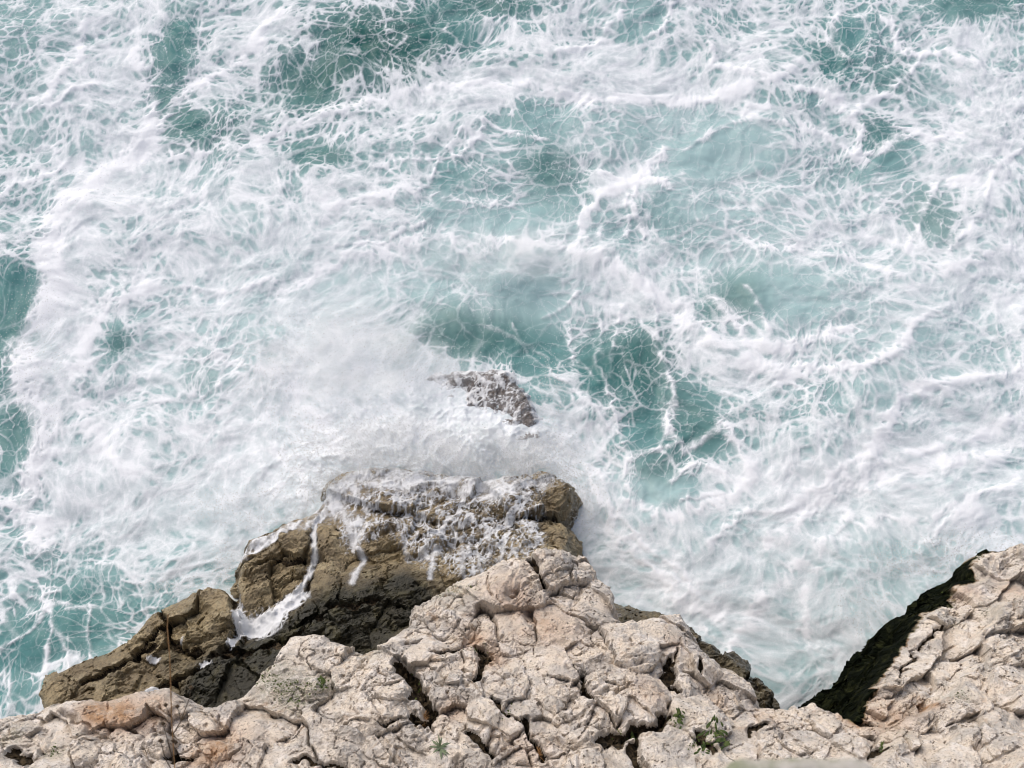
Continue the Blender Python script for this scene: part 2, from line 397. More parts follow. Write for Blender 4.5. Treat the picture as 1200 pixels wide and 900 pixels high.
def mesh_obj(name, co, faces, mat, parent=None, attrs=None, smooth=True):
    """faces: int array (n, 3) or (n, 4); attrs: name -> per-vertex float array"""
    me = bpy.data.meshes.new(name)
    co = np.ascontiguousarray(co, np.float32); faces = np.ascontiguousarray(faces, np.int32)
    k = faces.shape[1]
    me.vertices.add(len(co)); me.vertices.foreach_set("co", co.ravel())
    me.loops.add(faces.size); me.loops.foreach_set("vertex_index", faces.ravel())
    me.polygons.add(len(faces))
    me.polygons.foreach_set("loop_start", np.arange(0, faces.size, k, dtype=np.int32))
    me.polygons.foreach_set("loop_total", np.full(len(faces), k, np.int32))
    me.polygons.foreach_set("use_smooth", np.full(len(faces), smooth, bool))
    for n, a in (attrs or {}).items():
        if a.ndim == 2 and a.shape[-1] == 3:
            t = me.attributes.new(n, 'FLOAT_VECTOR', 'POINT')
            t.data.foreach_set("vector", np.ascontiguousarray(a, np.float32).ravel())
        else:
            t = me.attributes.new(n, 'FLOAT', 'POINT')
            t.data.foreach_set("value", np.ascontiguousarray(a, np.float32).ravel())
    me.update(calc_edges=True)
    me.materials.append(mat)
    o = bpy.data.objects.new(name, me)
    col.objects.link(o)
    if parent is not None:
        o.parent = parent
    return o


class NT:
    """short hand for node trees"""
    def __init__(self, name):
        self.m = bpy.data.materials.new(name)
        self.m.use_nodes = True
        self.t = self.m.node_tree
        self.t.nodes.clear()
        self.out = self.t.nodes.new("ShaderNodeOutputMaterial")

    def n(self, typ, ins=None, **props):
        nd = self.t.nodes.new("ShaderNode" + typ)
        for k, v in props.items():
            setattr(nd, k, v)
        for k, v in (ins or {}).items():
            s = nd.inputs[k]
            if hasattr(v, "is_output"):
                self.t.links.new(v, s)
            else:
                s.default_value = v
        return nd

    def attr(self, name):
        return self.n("Attribute", attribute_name=name).outputs["Fac"]

    def math(self, op, a, b=0.0, clamp=False):
        return self.n("Math", {0: a, 1: b}, operation=op, use_clamp=clamp).outputs[0]

    def mix(self, f, a, b):
        nd = self.n("Mix", data_type='RGBA')
        for i, v in ((0, f), (6, a), (7, b)):
            s = nd.inputs[i]
            if hasattr(v, "is_output"):
                self.t.links.new(v, s)
            else:
                s.default_value = v if i == 0 else (*v, 1.0)
        return nd.outputs[2]

    def ramp(self, f, lo, hi, a=0.0, b=1.0):
        nd = self.n("MapRange", {0: f, 1: lo, 2: hi, 3: a, 4: b}, interpolation_type='SMOOTHSTEP')
        return nd.outputs[0]

    def noise(self, scale, detail=4, rough=0.55, vec=None, dist=0.0):
        nd = self.n("TexNoise", {"Scale": scale, "Detail": detail, "Roughness": rough, "Distortion": dist})
        self.t.links.new(vec if vec is not None else self.pos(), nd.inputs["Vector"])
        return nd.outputs["Fac"]

    def pos(self):
        if not hasattr(self, "_p"):
            self._p = self.n("NewGeometry").outputs["Position"]
        return self._p


# ------------------------------------------------------------------ materials
def mat_sea():
    k = NT("sea_water_and_foam")
    foam, milk, deep, tone = k.attr("foam"), k.attr("milk"), k.attr("deep"), k.attr("tone")
    fine = k.noise(34, 3, 0.7)
    # bubble strings show in half-open water; froth grain everywhere in the foam
    mid = k.math('MULTIPLY', foam, k.math('SUBTRACT', 1.0, foam))
    f = k.math('ADD', foam, k.math('MULTIPLY', k.math('SUBTRACT', fine, 0.5), k.math('ADD', k.math('MULTIPLY', mid, 2.6), k.math('MULTIPLY', foam, 0.25))))
    f = k.math('ADD', f, 0.0, clamp=True)
    water = k.mix(milk, (0.015, 0.150, 0.155), (0.290, 0.430, 0.452))
    water = k.mix(deep, water, (0.006, 0.075, 0.068))
    white = k.mix(tone, (0.40, 0.47, 0.51), (0.715, 0.75, 0.80))
    c = k.mix(f, water, white)
    rough = k.ramp(f, 0.1, 0.6, 0.25, 0.9)
    bump = k.n("Bump", {"Strength": 0.30, "Distance": 0.02, "Height": k.math('ADD', k.noise(9, 4), k.math('MULTIPLY', f, 0.6))})
    spec = k.ramp(f, 0.0, 0.5, 0.16, 0.04)
    p = k.n("BsdfPrincipled", {"Base Color": c, "Roughness": rough, "Specular IOR Level": spec, "IOR": 1.33, "Normal": bump.outputs[0]})
    k.t.links.new(p.outputs[0], k.out.inputs[0])
    return k.m


def mat_pale():
    k = NT("pale_limestone")
    stain, lichen, algae = k.attr("stain"), k.attr("lichen"), k.attr("algae")
    big = k.noise(0.9, 5, 0.6); mid = k.noise(4.5, 6, 0.65); fin = k.noise(26, 6, 0.7)
    c = k.mix(k.ramp(big, 0.35, 0.65), (0.69, 0.63, 0.56), (0.80, 0.72, 0.625))
    c = k.mix(k.ramp(mid, 0.42, 0.68), c, (0.85, 0.81, 0.77))
    c = k.mix(k.math('MULTIPLY', k.ramp(k.noise(2.2, 5, 0.6, dist=0.6), 0.48, 0.62), 0.62), c, (0.44, 0.425, 0.41))
    c = k.mix(k.math('MULTIPLY', k.ramp(k.noise(1.3, 6, 0.68, dist=0.5), 0.55, 0.68), 0.5), c, (0.33, 0.30, 0.27))
    c = k.mix(k.math('MULTIPLY', k.ramp(k.noise(3.1, 6, 0.7, dist=0.8), 0.56, 0.74), 0.6), c, (0.50, 0.33, 0.20))
    c = k.mix(k.math('MULTIPLY', stain, k.ramp(mid, 0.25, 0.6)), c, (0.47, 0.27, 0.135))
    c = k.mix(k.math('MULTIPLY', k.ramp(fin, 0.36, 0.47, 1.0, 0.0), 0.62), c, (0.24, 0.195, 0.155))
    c = k.mix(k.math('MULTIPLY', k.ramp(k.noise(55, 3, 0.7), 0.30, 0.42, 1.0, 0.0), 0.6), c, (0.12, 0.095, 0.07))
    vor = k.n("TexVoronoi", {"Scale": 11.0, "Randomness": 1.0}, feature='F1')
    k.t.links.new(k.n("VectorMath", {0: k.pos(), 1: (0, 0, 0)}, operation='ADD').outputs[0], vor.inputs["Vector"])
    spot = k.math('MULTIPLY', k.ramp(k.math('ADD', vor.outputs[0], k.math('MULTIPLY', fin, 0.3)), 0.22, 0.34, 1.0, 0.0), k.ramp(k.noise(2.0, 3), 0.47, 0.60))
    c = k.mix(k.math('MULTIPLY', spot, 0.8), c, (0.06, 0.05, 0.04))
    c = k.mix(k.math('MULTIPLY', lichen, k.ramp(fin, 0.42, 0.6)), c, (0.10, 0.12, 0.05))
    alg = k.mix(k.ramp(mid, 0.45, 0.75), (0.004, 0.006, 0.003), (0.032, 0.036, 0.014))
    c = k.mix(k.math('MULTIPLY', k.ramp(algae, 0.05, 0.5), 0.8), c, k.mix(k.ramp(mid, 0.4, 0.65), (0.22, 0.13, 0.055), (0.16, 0.15, 0.07)))
    c = k.mix(k.ramp(algae, 0.45, 0.85), c, alg)
    h = k.math('ADD', k.math('MULTIPLY', k.noise(12, 7, 0.7), 1.0), k.math('MULTIPLY', k.noise(60, 4, 0.7), 0.35))
    h = k.math('SUBTRACT', h, k.math('MULTIPLY', spot, 0.8))
    bump = k.n("Bump", {"Strength": 1.0, "Distance": 0.06, "Height": h})
    rough = 0.92
    p = k.n("BsdfPrincipled", {"Base Color": c, "Roughness": rough, "Specular IOR Level": k.math('SUBTRACT', 0.2, k.math('MULTIPLY', algae, 0.17)), "Normal": bump.outputs[0]})
    k.t.links.new(p.outputs[0], k.out.inputs[0])
    return k.m


def mat_wet(name, a, b, cc):
    k = NT(name)
    algae = k.attr("algae")  # on the shelf this mask carries painted shade as well as algae
    big = k.noise(0.8, 5, 0.6); mid = k.noise(3.5, 6, 0.65, dist=0.4); fin = k.noise(22, 6, 0.7)
    c = k.mix(k.ramp(big, 0.38, 0.62), a, b)
    c = k.mix(k.math('MULTIPLY', k.ramp(mid, 0.5, 0.7), 0.7), c, cc)
    c = k.mix(k.math('MULTIPLY', k.ramp(fin, 0.36, 0.52, 1.0, 0.0), 0.6), c, tuple(v * 0.35 for v in a))
    alg = k.mix(k.ramp(mid, 0.45, 0.72), (0.012, 0.013, 0.008), (0.050, 0.046, 0.020))
    c = k.mix(algae, c, alg)
    h = k.math('ADD', k.noise(9, 7, 0.7), k.math('MULTIPLY', k.noise(45, 4, 0.7), 0.4))
    bump = k.n("Bump", {"Strength": 0.8, "Distance": 0.05, "Height": h})
    p = k.n("BsdfPrincipled", {"Base Color": c, "Roughness": k.ramp(k.noise(1.7, 4), 0.35, 0.65, 0.22, 0.6), "Specular IOR Level": 0.5, "Normal": bump.outputs[0]})
    k.t.links.new(p.outputs[0], k.out.inputs[0])
    return k.m


def mat_plain(name, a, b, scale=8, rough=0.9, bumpd=0.02):
    k = NT(name)
    c = k.mix(k.ramp(k.noise(scale, 5, 0.65), 0.38, 0.62), a, b)
    bump = k.n("Bump", {"Strength": 0.7, "Distance": bumpd, "Height": k.noise(scale * 3, 5, 0.7)})
    p = k.n("BsdfPrincipled", {"Base Color": c, "Roughness": rough, "Specular IOR Level": 0.25, "Normal": bump.outputs[0]})
    k.t.links.new(p.outputs[0], k.out.inputs[0])
    return k.m


def mat_wash():
    """thin foam sheet: frothy white that thins out to nothing"""
    k = NT("running_foam")
    f = k.attr("foam")
    fine = k.noise(30, 3, 0.6)
    a = k.math('ADD', f, k.math('MULTIPLY', k.math('SUBTRACT', fine, 0.5), 0.5))
    a = k.ramp(a, 0.12, 1.1, 0.0, 0.86)
    d = k.n("BsdfPrincipled", {"Base Color": (0.72, 0.75, 0.79, 1), "Roughness": 0.8, "Specular IOR Level": 0.1})
    t = k.n("BsdfTransparent")
    m = k.n("MixShader", {0: a, 1: t.outputs[0], 2: d.outputs[0]})
    k.t.links.new(m.outputs[0], k.out.inputs[0])
    return k.m


def mat_drop():
    k = NT("spray_drops")
    d = k.n("BsdfDiffuse", {"Color": (0.86, 0.88, 0.89, 1)})
    t = k.n("BsdfTranslucent", {"Color": (0.88, 0.90, 0.91, 1)})
    m = k.n("MixShader", {0: 0.5, 1: d.outputs[0], 2: t.outputs[0]})
    e = k.n("MixShader", {0: 0.45, 1: m.outputs[0], 2: k.n("BsdfTransparent").outputs[0]})
    k.t.links.new(e.outputs[0], k.out.inputs[0])
    return k.m


M = dict(
    sea=mat_sea(), pale=mat_pale(), wash=mat_wash(),
    wet=mat_wet("wet_brown_rock", (0.165, 0.130, 0.078), (0.30, 0.242, 0.142), (0.45, 0.385, 0.25)),
    sunk=mat_wet("dark_awash_rock", (0.055, 0.043, 0.038), (0.095, 0.076, 0.066), (0.14, 0.115, 0.10)),
    soil=mat_plain("dark_soil", (0.014, 0.011, 0.007), (0.075, 0.055, 0.032), 16, 0.95, 0.03),
    drop=mat_drop(),
)

# ------------------------------------------------------------------ the sea
def grow(first, rate, n, rate2, n2):
    """spacing that widens gently, then fast, out to the horizon"""
    st = first * rate ** np.arange(1, n + 1)
    return np.cumsum(np.r_[st, st[-1] * rate2 ** np.arange(1, n2 + 1)])


NC, NR = 1080, 760
pyr = np.linspace(-30, 845, NR)
yin = at(np.full(NR, 600.0), pyr)[1][::-1]                      # near to far
far_y = yin[-1] + grow(yin[-1] - yin[-2], 1.06, 56, 1.35, 17)
near_y = yin[0] - grow(0.05, 1.25, 24, 1.5, 4)[::-1]
ys = np.r_[near_y, yin, far_y]
sin_ = np.linspace(-1.06, 1.06, NC)
so = grow(sin_[1] - sin_[0], 1.085, 42, 1.45, 14)
ss = np.r_[-1.06 - so[::-1], sin_, 1.06 + so]
half = TX * (np.clip(ys, 3, 60) * CP + CAM_H * SP)
X = (ss[None, :] * half[:, None]).astype(np.float32)
Y = np.repeat(ys[:, None], len(ss), 1).astype(np.float32)
F = sea_fields(X, Y)
Z = F["swell"] + 0.020 * F["thick"] + 0.05 * F["rope"]
HEAP = [(455, 525, 100, 40, 0, .22), (560, 530, 90, 34, 0, .20), (370, 570, 60, 40, 0, .15), (520, 478, 50, 24, 0, .10), (580, 525, 50, 24, 0, .12)]
Z = Z + blobs(X + 0.25 * fbm(X / 0.6, Y / 0.6, 55, 4, 0.6), Y + 0.25 * fbm(X / 0.6, Y / 0.6, 56, 4, 0.6), HEAP) * (0.75 + 0.5 * ridged(X / 0.5, Y / 0.5, 57, 5, 0.6))
fade = 1 - sstep(60, 200, np.hypot(X, Y))
Z = Z * fade
R_, C_ = X.shape
idx = np.arange(R_ * C_).reshape(R_, C_)
quads = np.stack([idx[:-1, :-1], idx[:-1, 1:], idx[1:, 1:], idx[1:, :-1]], -1).reshape(-1, 4)
sea = mesh_obj("sea", np.stack([X, Y, Z], -1).reshape(-1, 3), quads, M["sea"],
               attrs={n: F[n] for n in ("foam", "milk", "deep", "tone")})
tag(sea, "churning turquoise sea covered in torn white foam", None, None, "structure")


# ------------------------------------------------------------------ rocks
def solve(f, px, py, z=5.0):
    for _ in range(12):
        x, y = at(px, py, z)
        z = float(f(x, y))
    return float(x), float(y), z


def rock_field(step, box, ctrl, outline, seeds, cracks, edge_r, wall, floor_z, seed, amp=1.0, strata=None, extra=None, aniso=None, keep_out=0.9, dirf=None, slabs=None, foot=None):
    """height field of one rock region, cut into blocks around the given centres"""
    f = tps([(*at(px, py, z), z) for px, py, z in ctrl])
    poly = [solve(f, *p)[:2] for p in outline]
    poly = poly + (extra or [])
    x0, x1, y0, y1 = box
    xs = np.arange(x0, x1, step, dtype=np.float32); ys_ = np.arange(y0, y1, step, dtype=np.float32)
    X, Y = np.meshgrid(xs, ys_)
    # ragged edges
    ex = X + 0.10 * fbm(X / 0.5, Y / 0.5, seed, 4) + 0.02 * fbm(X / 0.08, Y / 0.08, seed + 3, 2)
    ey = Y + 0.10 * fbm(X / 0.5, Y / 0.5, seed + 1, 4) + 0.02 * fbm(X / 0.08, Y / 0.08, seed + 4, 2)
    d = poly_sd(ex, ey, poly)
    keep = d > -keep_out
    xk, yk, dk = X[keep], Y[keep], d[keep]
    exk, eyk = ex[keep], ey[keep]
    z = f(np.clip(xk, x0, x1), yk).astype(np.float32)
    # blocks: nearest centre, with the gap to the second nearest
    S = np.array([solve(f, a, b)[:2] for a, b in seeds], np.float32)
    wx = xk + 0.12 * fbm(xk / 0.5, yk / 0.5, seed + 7, 4, 0.5); wy = yk + 0.12 * fbm(xk / 0.5, yk / 0.5, seed + 8, 4, 0.5)
    f1 = np.full(xk.shape, 1e9, np.float32); f2 = f1.copy(); bid = np.zeros(xk.shape, np.int32)
    for i, (sx, sy) in enumerate(S):
        dx, dy = wx - sx, wy - sy
        if aniso is not None and aniso[i]:
            a, r = aniso[i]
            u = dx * math.cos(a) + dy * math.sin(a); v = -dx * math.sin(a) + dy * math.cos(a)
            dd = np.sqrt((u / r) ** 2 + (v * r) ** 2)
        else:
            dd = np.sqrt(dx * dx + dy * dy)
        m = dd < f1
        f2 = np.where(m, f1, np.minimum(f2, dd)); f1 = np.where(m, dd, f1); bid = np.where(m, i, bid)
    gap = (f2 - f1) * 0.5
    rng = np.random.RandomState(seed + 100)
    ns = len(S)
    rad = np.array([max(0.12, float(np.percentile(f1[bid == i], 80))) if (bid == i).any() else 0.3 for i in range(ns)])
    px_, py_ = wx - S[bid, 0], wy - S[bid, 1]
    tilt = rng.uniform(-0.30, 0.30, (ns, 2)) * amp
    body = tilt[bid, 0] * px_ + tilt[bid, 1] * py_
    th0 = rng.rand(ns) * 6.28
    for k_ in range(6):                                          # every block is cut by a handful of planes
        th = th0 + k_ * 1.047 + rng.uniform(-.4, .4, ns)
        m_ = rng.uniform(0.15, 1.0, ns) * amp
        c_ = m_ * rad * rng.uniform(0.25, 0.75, ns)
        body = np.minimum(body, (c_[bid] - m_[bid] * (np.cos(th)[bid] * px_ + np.sin(th)[bid] * py_)))
    z += (rng.uniform(-0.10, 0.14, ns) * amp)[bid] + body
    open_ = sstep(0.06, 0.50, fbm(xk / 0.55, yk / 0.55, seed + 11, 4, 0.6))      # some joints are tight, some gape
    z -= amp * (0.004 + 0.26 * open_) * (1 - sstep(0.003, 0.009 + 0.020 * open_, gap))
    # breaking into smaller flat faces, in places only
    a1 = strata or 0.0
    st = 1.8 if strata else 1.25
    vx = wx + 0.05 * fbm(xk / 0.25, yk / 0.25, seed + 13, 3, 0.6); vy = wy + 0.05 * fbm(xk / 0.25, yk / 0.25, seed + 14, 3, 0.6)
    if dirf is not None:
        ang, stb = dirf(S, rng)
        a1 = ang[bid].astype(np.float32)
        st = stb[bid].astype(np.float32)
    u = vx * np.cos(a1) + vy * np.sin(a1); v = -vx * np.sin(a1) + vy * np.cos(a1)
    rub = fbm(xk / 1.3, yk / 1.3, seed + 15, 3) + rng.uniform(-.35, .35, ns)[bid]       # rubbly or smooth
    for (size, slope, stepz, groove, sd, lo) in ((0.50, 0.8, 0.09, 0.04, 21, -0.05), (0.23, 0.8, 0.05, 0.04, 31, -0.06), (0.105, 0.8, 0.02, 0.02, 36, -0.04)):
        f1_, f2_, cx_, cy_, ox_, oy_ = worley(u / (size * st), v / (size / st * 1.15), seed + sd)
        ci, cj = cx_.astype(np.int64) & 0xffff, cy_.astype(np.int64) & 0xffff
        bb = None
        for k_ in range(4):
            th = (h2(ci, cj, seed + sd + 10 + k_) + k_) * 1.57
            m_ = 0.15 + slope * h2(ci, cj, seed + sd + 20 + k_)
            w_ = m_ * (0.10 + 0.28 * h2(ci, cj, seed + sd + 30 + k_) - (np.cos(th) * ox_ + np.sin(th) * oy_))
            bb = w_ if bb is None else np.minimum(bb, w_)
        g3_ = h2(ci, cj, seed + sd + 3) - 0.5
        msk = sstep(lo, lo + 0.25, rub + 0.3 * fbm(xk / (size * 2.4), yk / (size * 2.4), seed + sd + 4, 2))
        z += amp * (size * 0.75 * bb + stepz * g3_) * msk
        cut = h2(ci, cj, seed + sd + 5) > 0.55
        z -= amp * groove * msk * cut * (1 - sstep(0.01, 0.08, f2_ - f1_))
    lw = sstep(-0.2, 0.25, fbm(xk / 0.9, yk / 0.9, seed + 16, 2) + rng.uniform(-.3, .3, ns)[bid])       # ledges of the bedding
    for (per, hgt, o_) in ((0.34, 0.085, 0.0), (0.13, 0.03, 0.37)):
        fr = (v / per + o_ + 0.35 * fbm(u / 0.9, v / 0.5, seed + 17, 3)) % 1.0
        z += amp * hgt * (np.where(fr < 0.16, 1 - fr / 0.16, (fr - 0.16) / 0.84) - 0.5) * lw
    for (su, sv, sd, wd) in ((0.9, 0.35, 44, 0.014), (0.4, 0.8, 46, 0.013), (0.22, 0.30, 48, 0.022)):                   # hair cracks
        n1 = gnoise(u / su, v / sv, seed + sd)
        z -= amp * 0.07 * np.exp(-(np.abs(n1) / wd) ** 1.6) * sstep(0.12, 0.40, fbm(xk / 0.5, yk / 0.5, seed + sd + 1, 2))
    z += amp * (0.05 * fbm(xk / 0.9, yk / 0.9, seed + 41, 3) + 0.05 * (ridged(vx / 0.30, vy / 0.30, seed + 42, 5, 0.62) - 0.5) + 0.012 * fbm(xk / 0.05, yk / 0.05, seed + 43, 2))
    # pits eaten by salt water
    for (size, dep, sd) in ((0.13, 0.07, 51), (0.06, 0.035, 56)):
        p1, _, qx_, qy_, _, _ = worley(vx / size, vy / size, seed + sd)
        pr = h2(qx_.astype(np.int64) & 0xffff, qy_.astype(np.int64) & 0xffff, seed + sd + 1)
        pm = sstep(0.05, 0.35, fbm(xk / 0.6, yk / 0.6, seed + sd + 2, 3))
        z -= amp * dep * pm * (pr > 0.55) * (1 - sstep(0.12, 0.30, p1))
    if slabs is not None:                                        # slanting slabs stepping up the slope
        sel = slabs(S)[bid].astype(np.float32)
        w0 = -wx * math.sin(math.radians(46)) + wy * math.cos(math.radians(46)) + 0.35 * fbm(xk / 1.4, yk / 1.4, seed + 81, 3)
        for (per, hgt, o_) in ((0.95, 0.30, 0.0), (0.37, 0.11, 0.3)):
            fr = (w0 / per + o_ + 0.25 * fbm(xk / 0.8, yk / 0.8, seed + 82, 2)) % 1.0
            z += sel * hgt * (np.where(fr < 0.12, 1 - fr / 0.12, (fr - 0.12) / 0.88) - 0.5) * sstep(-0.5, 0.2, fbm(xk / 0.9, yk / 0.9, seed + 83, 2))
    # traced gaping cracks
    pit = np.zeros_like(z)
    sx_ = xk + 0.15 * fbm(xk / 0.32, yk / 0.32, seed + 62, 3, 0.5); sy_ = yk + 0.15 * fbm(xk / 0.32, yk / 0.32, seed + 63, 3, 0.5)
    for (w, dep, pts) in cracks:
        P = [solve(f, *p)[:2] for p in pts]
        if len(P) == 1:
            P = [P[0], (P[0][0] + 0.02, P[0][1])]
        wob = np.clip(1 + 1.4 * fbm(xk / 0.24, yk / 0.24, seed + 61, 3), 0.12, 2.4)
        q = seg_dist(sx_, sy_, P) / (0.8 * w * 0.0113 * wob)
        k = 1 - sstep(0.35, 1.5, q)
        z -= 0.60 * dep * k
        pit = np.maximum(pit, k * min(1.0, dep / 0.25))
    # rounded brink and the drop to the water
    t = np.clip(1 - dk / edge_r, 0, 1)
    z -= edge_r * 0.9 * (1 - np.sqrt(np.clip(1 - t * t, 0, 1)))
    if foot is not None:                                         # steep dark foot of the slope
        fw = foot(xk, yk) * (slabs(S)[bid]) + 1e-4
        z -= 1.5 * fw / 0.5 * np.clip(1 - dk / fw, 0, 1)
    outd = np.clip(-dk, 0, None)
    z -= outd * wall * (1 + 0.35 * fbm(xk / 0.6, yk / 0.6, seed + 71, 3))
    z = np.maximum(z, floor_z)
    wk = sstep(0.06, -0.10, dk)
    xk = xk + wk * (0.30 * fbm(yk / 0.9 + z * 0.4, z / 0.7, seed + 72, 4) + 0.05 * fbm(yk / 0.15, z / 0.15, seed + 73, 3))
    yk = yk + wk * (0.30 * fbm(xk / 0.9 - z * 0.4, z / 0.7, seed + 74, 4) + 0.05 * fbm(xk / 0.15, z / 0.15, seed + 75, 3))
    inside = dk > -0.02
    lab = np.where(inside, bid, -1)
    return dict(X=X, Y=Y, keep=keep, x=xk, y=yk, z=z, lab=lab, bid=bid, pit=pit, d=dk, f=f, S=S, gap=gap, shape=X.shape)


def grid_faces(G):
    n = np.full(G["keep"].shape, -1, np.int64)
    n[G["keep"]] = np.arange(G["keep"].sum())
    q = np.stack([n[:-1, :-1], n[:-1, 1:], n[1:, 1:], n[1:, :-1]], -1).reshape(-1, 4)
    return q[(q >= 0).all(1)]


def pieces(fq):
    """connected piece number of every face"""
    u, inv = np.unique(fq, return_inverse=True)
    inv = inv.reshape(-1, 4)
    lab = np.arange(len(u))
    while True:
        m = lab[inv].min(1)
        new = lab.copy()
        for c in range(4):
            np.minimum.at(new, inv[:, c], m)
        new = new[new]
        if (new == lab).all():
            return lab[inv[:, 0]]
        lab = new


def split_rock(G, owners, names, mats, attrs, min_floor):
    """one mesh per block, plus the faces below the brink and the soil in the gaping cracks"""
    q = grid_faces(G)
    co = np.stack([G["x"], G["y"], G["z"]], -1)
    q = q[co[q][:, :, 2].max(1) > min_floor]
    key = G["lab"][q[:, 0]].copy()
    bidf = G["bid"][q[:, 0]]
    roots = []
    for o in owners:
        if o not in roots:
            roots.append(o)
    own = np.array([roots.index(o) for o in owners])[bidf]
    soil = (G["pit"][q].mean(1) > 0.62) & (key >= 0)

    def emit(sel, name, mat, parent):
        fq = q[sel]
        if len(fq) == 0:
            return
        u, inv = np.unique(fq, return_inverse=True)
        mesh_obj(name, co[u] - np.array(parent.location, np.float32), inv.reshape(-1, 4), mat, parent, {n: a[u] for n, a in attrs.items()}, smooth=False)
    for r, root in enumerate(roots):
        sel = np.where(soil & (own == r))[0]
        if len(sel):
            lab = pieces(q[sel])
            for g in np.unique(lab):
                w = sel[lab == g]
                if len(w) < 40:
                    soil[w] = False
                else:
                    emit(w, names[2], mats[1], root)
    for b in np.unique(key[(key >= 0) & ~soil]):
        emit((key == b) & ~soil, names[0], mats[0], owners[b])
    for r, root in enumerate(roots):
        emit((key < 0) & (own == r), names[1], mats[0], root)


# ---- pale limestone: left boulders, middle outcrop, right slope
PALE_CTRL = [(0, 840, 6.9), (100, 830, 7.0), (200, 815, 6.8), (0, 895, 7.8), (150, 895, 7.6), (250, 850, 6.8),
             (400, 895, 7.6), (600, 895, 7.6), (800, 895, 7.5), (300, 850, 7.0), (450, 800, 7.0), (600, 800, 6.9), (750, 800, 6.9), (880, 830, 6.2),
             (560, 720, 6.1), (640, 660, 5.7), (700, 690, 5.6), (760, 730, 6.2), (350, 760, 6.3), (480, 735, 6.2),
             (960, 840, 6.3), (950, 895, 7.4), (1050, 890, 7.2), (1200, 895, 7.6), (1000, 820, 5.6), (1050, 760, 4.6), (1100, 710, 3.7),
             (1150, 670, 3.3), (1200, 640, 3.1), (1200, 760, 5.2), (1120, 800, 5.9), (1280, 640, 3.3), (1300, 860, 7.0), (-80, 840, 7.0), (-100, 895, 8.0)]
PALE_OUT = [(-150, 850), (0, 835), (45, 822), (95, 822), (150, 812), (200, 806), (230, 826), (255, 826), (275, 818), (300, 790), (340, 745), (375, 745), (420, 757),
            (450, 745), (470, 730), (485, 705), (510, 680), (560, 672), (600, 650), (640, 643), (690, 648), (700, 672), (718, 685), (720, 715), (735, 722), (800, 717),
            (815, 740), (830, 770), (860, 780), (880, 800), (893, 822), (930, 825), (955, 822), (958, 828), (1000, 838), (1014, 802), (1032, 788), (1038, 758), (1064, 738), (1074, 712), (1100, 706), (1112, 686), (1132, 682), (1128, 664),
            (1160, 640), (1200, 632), (1300, 610)]
PALE_EXTRA = [(10.5, 5.0), (10.5, 1.2), (-10.5, 1.2)]
SEED_L = [(60, 860), (25, 845), (110, 880), (18, 885), (150, 870), (150, 825), (205, 820), (185, 866), (172, 852), (215, 850), (240, 842), (215, 890), (95, 838), (-60, 870), (60, 895)]
SEED_C = [(250, 872), (280, 880), (356, 755), (330, 800), (445, 785), (460, 820), (420, 838), (290, 860), (395, 868), (470, 880), (340, 892), (445, 895),
          (500, 792), (520, 775), (540, 803), (500, 765), (505, 822), (480, 748), (530, 735), (565, 742), (605, 690), (655, 660), (682, 662), (690, 700), (600, 735), (655, 735), (711, 690), (530, 845), (490, 862), (572, 838), (603, 842), (622, 862), (592, 800), (560, 858), (520, 888), (552, 890), (600, 892), (640, 882),
          (650, 780), (690, 768), (660, 812), (703, 800), (645, 798), (680, 832), (671, 815), (692, 862), (702, 842), (742, 760), (790, 738), (800, 770),
          (760, 812), (740, 832), (730, 800), (722, 826), (797, 792), (812, 756), (822, 772), (815, 832), (860, 822), (870, 790), (880, 846), (830, 848), (790, 882), (722, 892),
          (690, 896), (900, 852), (930, 842), (870, 882), (910, 882), (950, 870), (960, 838), (850, 892), (560, 775), (800, 728), (585, 870)]
SEED_R = [(990, 882), (1010, 850), (1030, 822), (1060, 870), (1000, 872), (1040, 800), (1055, 772), (1080, 750), (1110, 720), (1150, 690), (1180, 660), (1170, 720), (1140, 780),
          (1180, 760), (1130, 810), (1110, 832), (1190, 800), (1080, 842), (1130, 860), (1170, 850), (1090, 872), (1110, 886), (1190, 880), (1070, 892),
          (1030, 892), (1195, 700), (1130, 740), (1060, 820), (1250, 700), (1250, 800), (1250, 880), (1215, 650)]
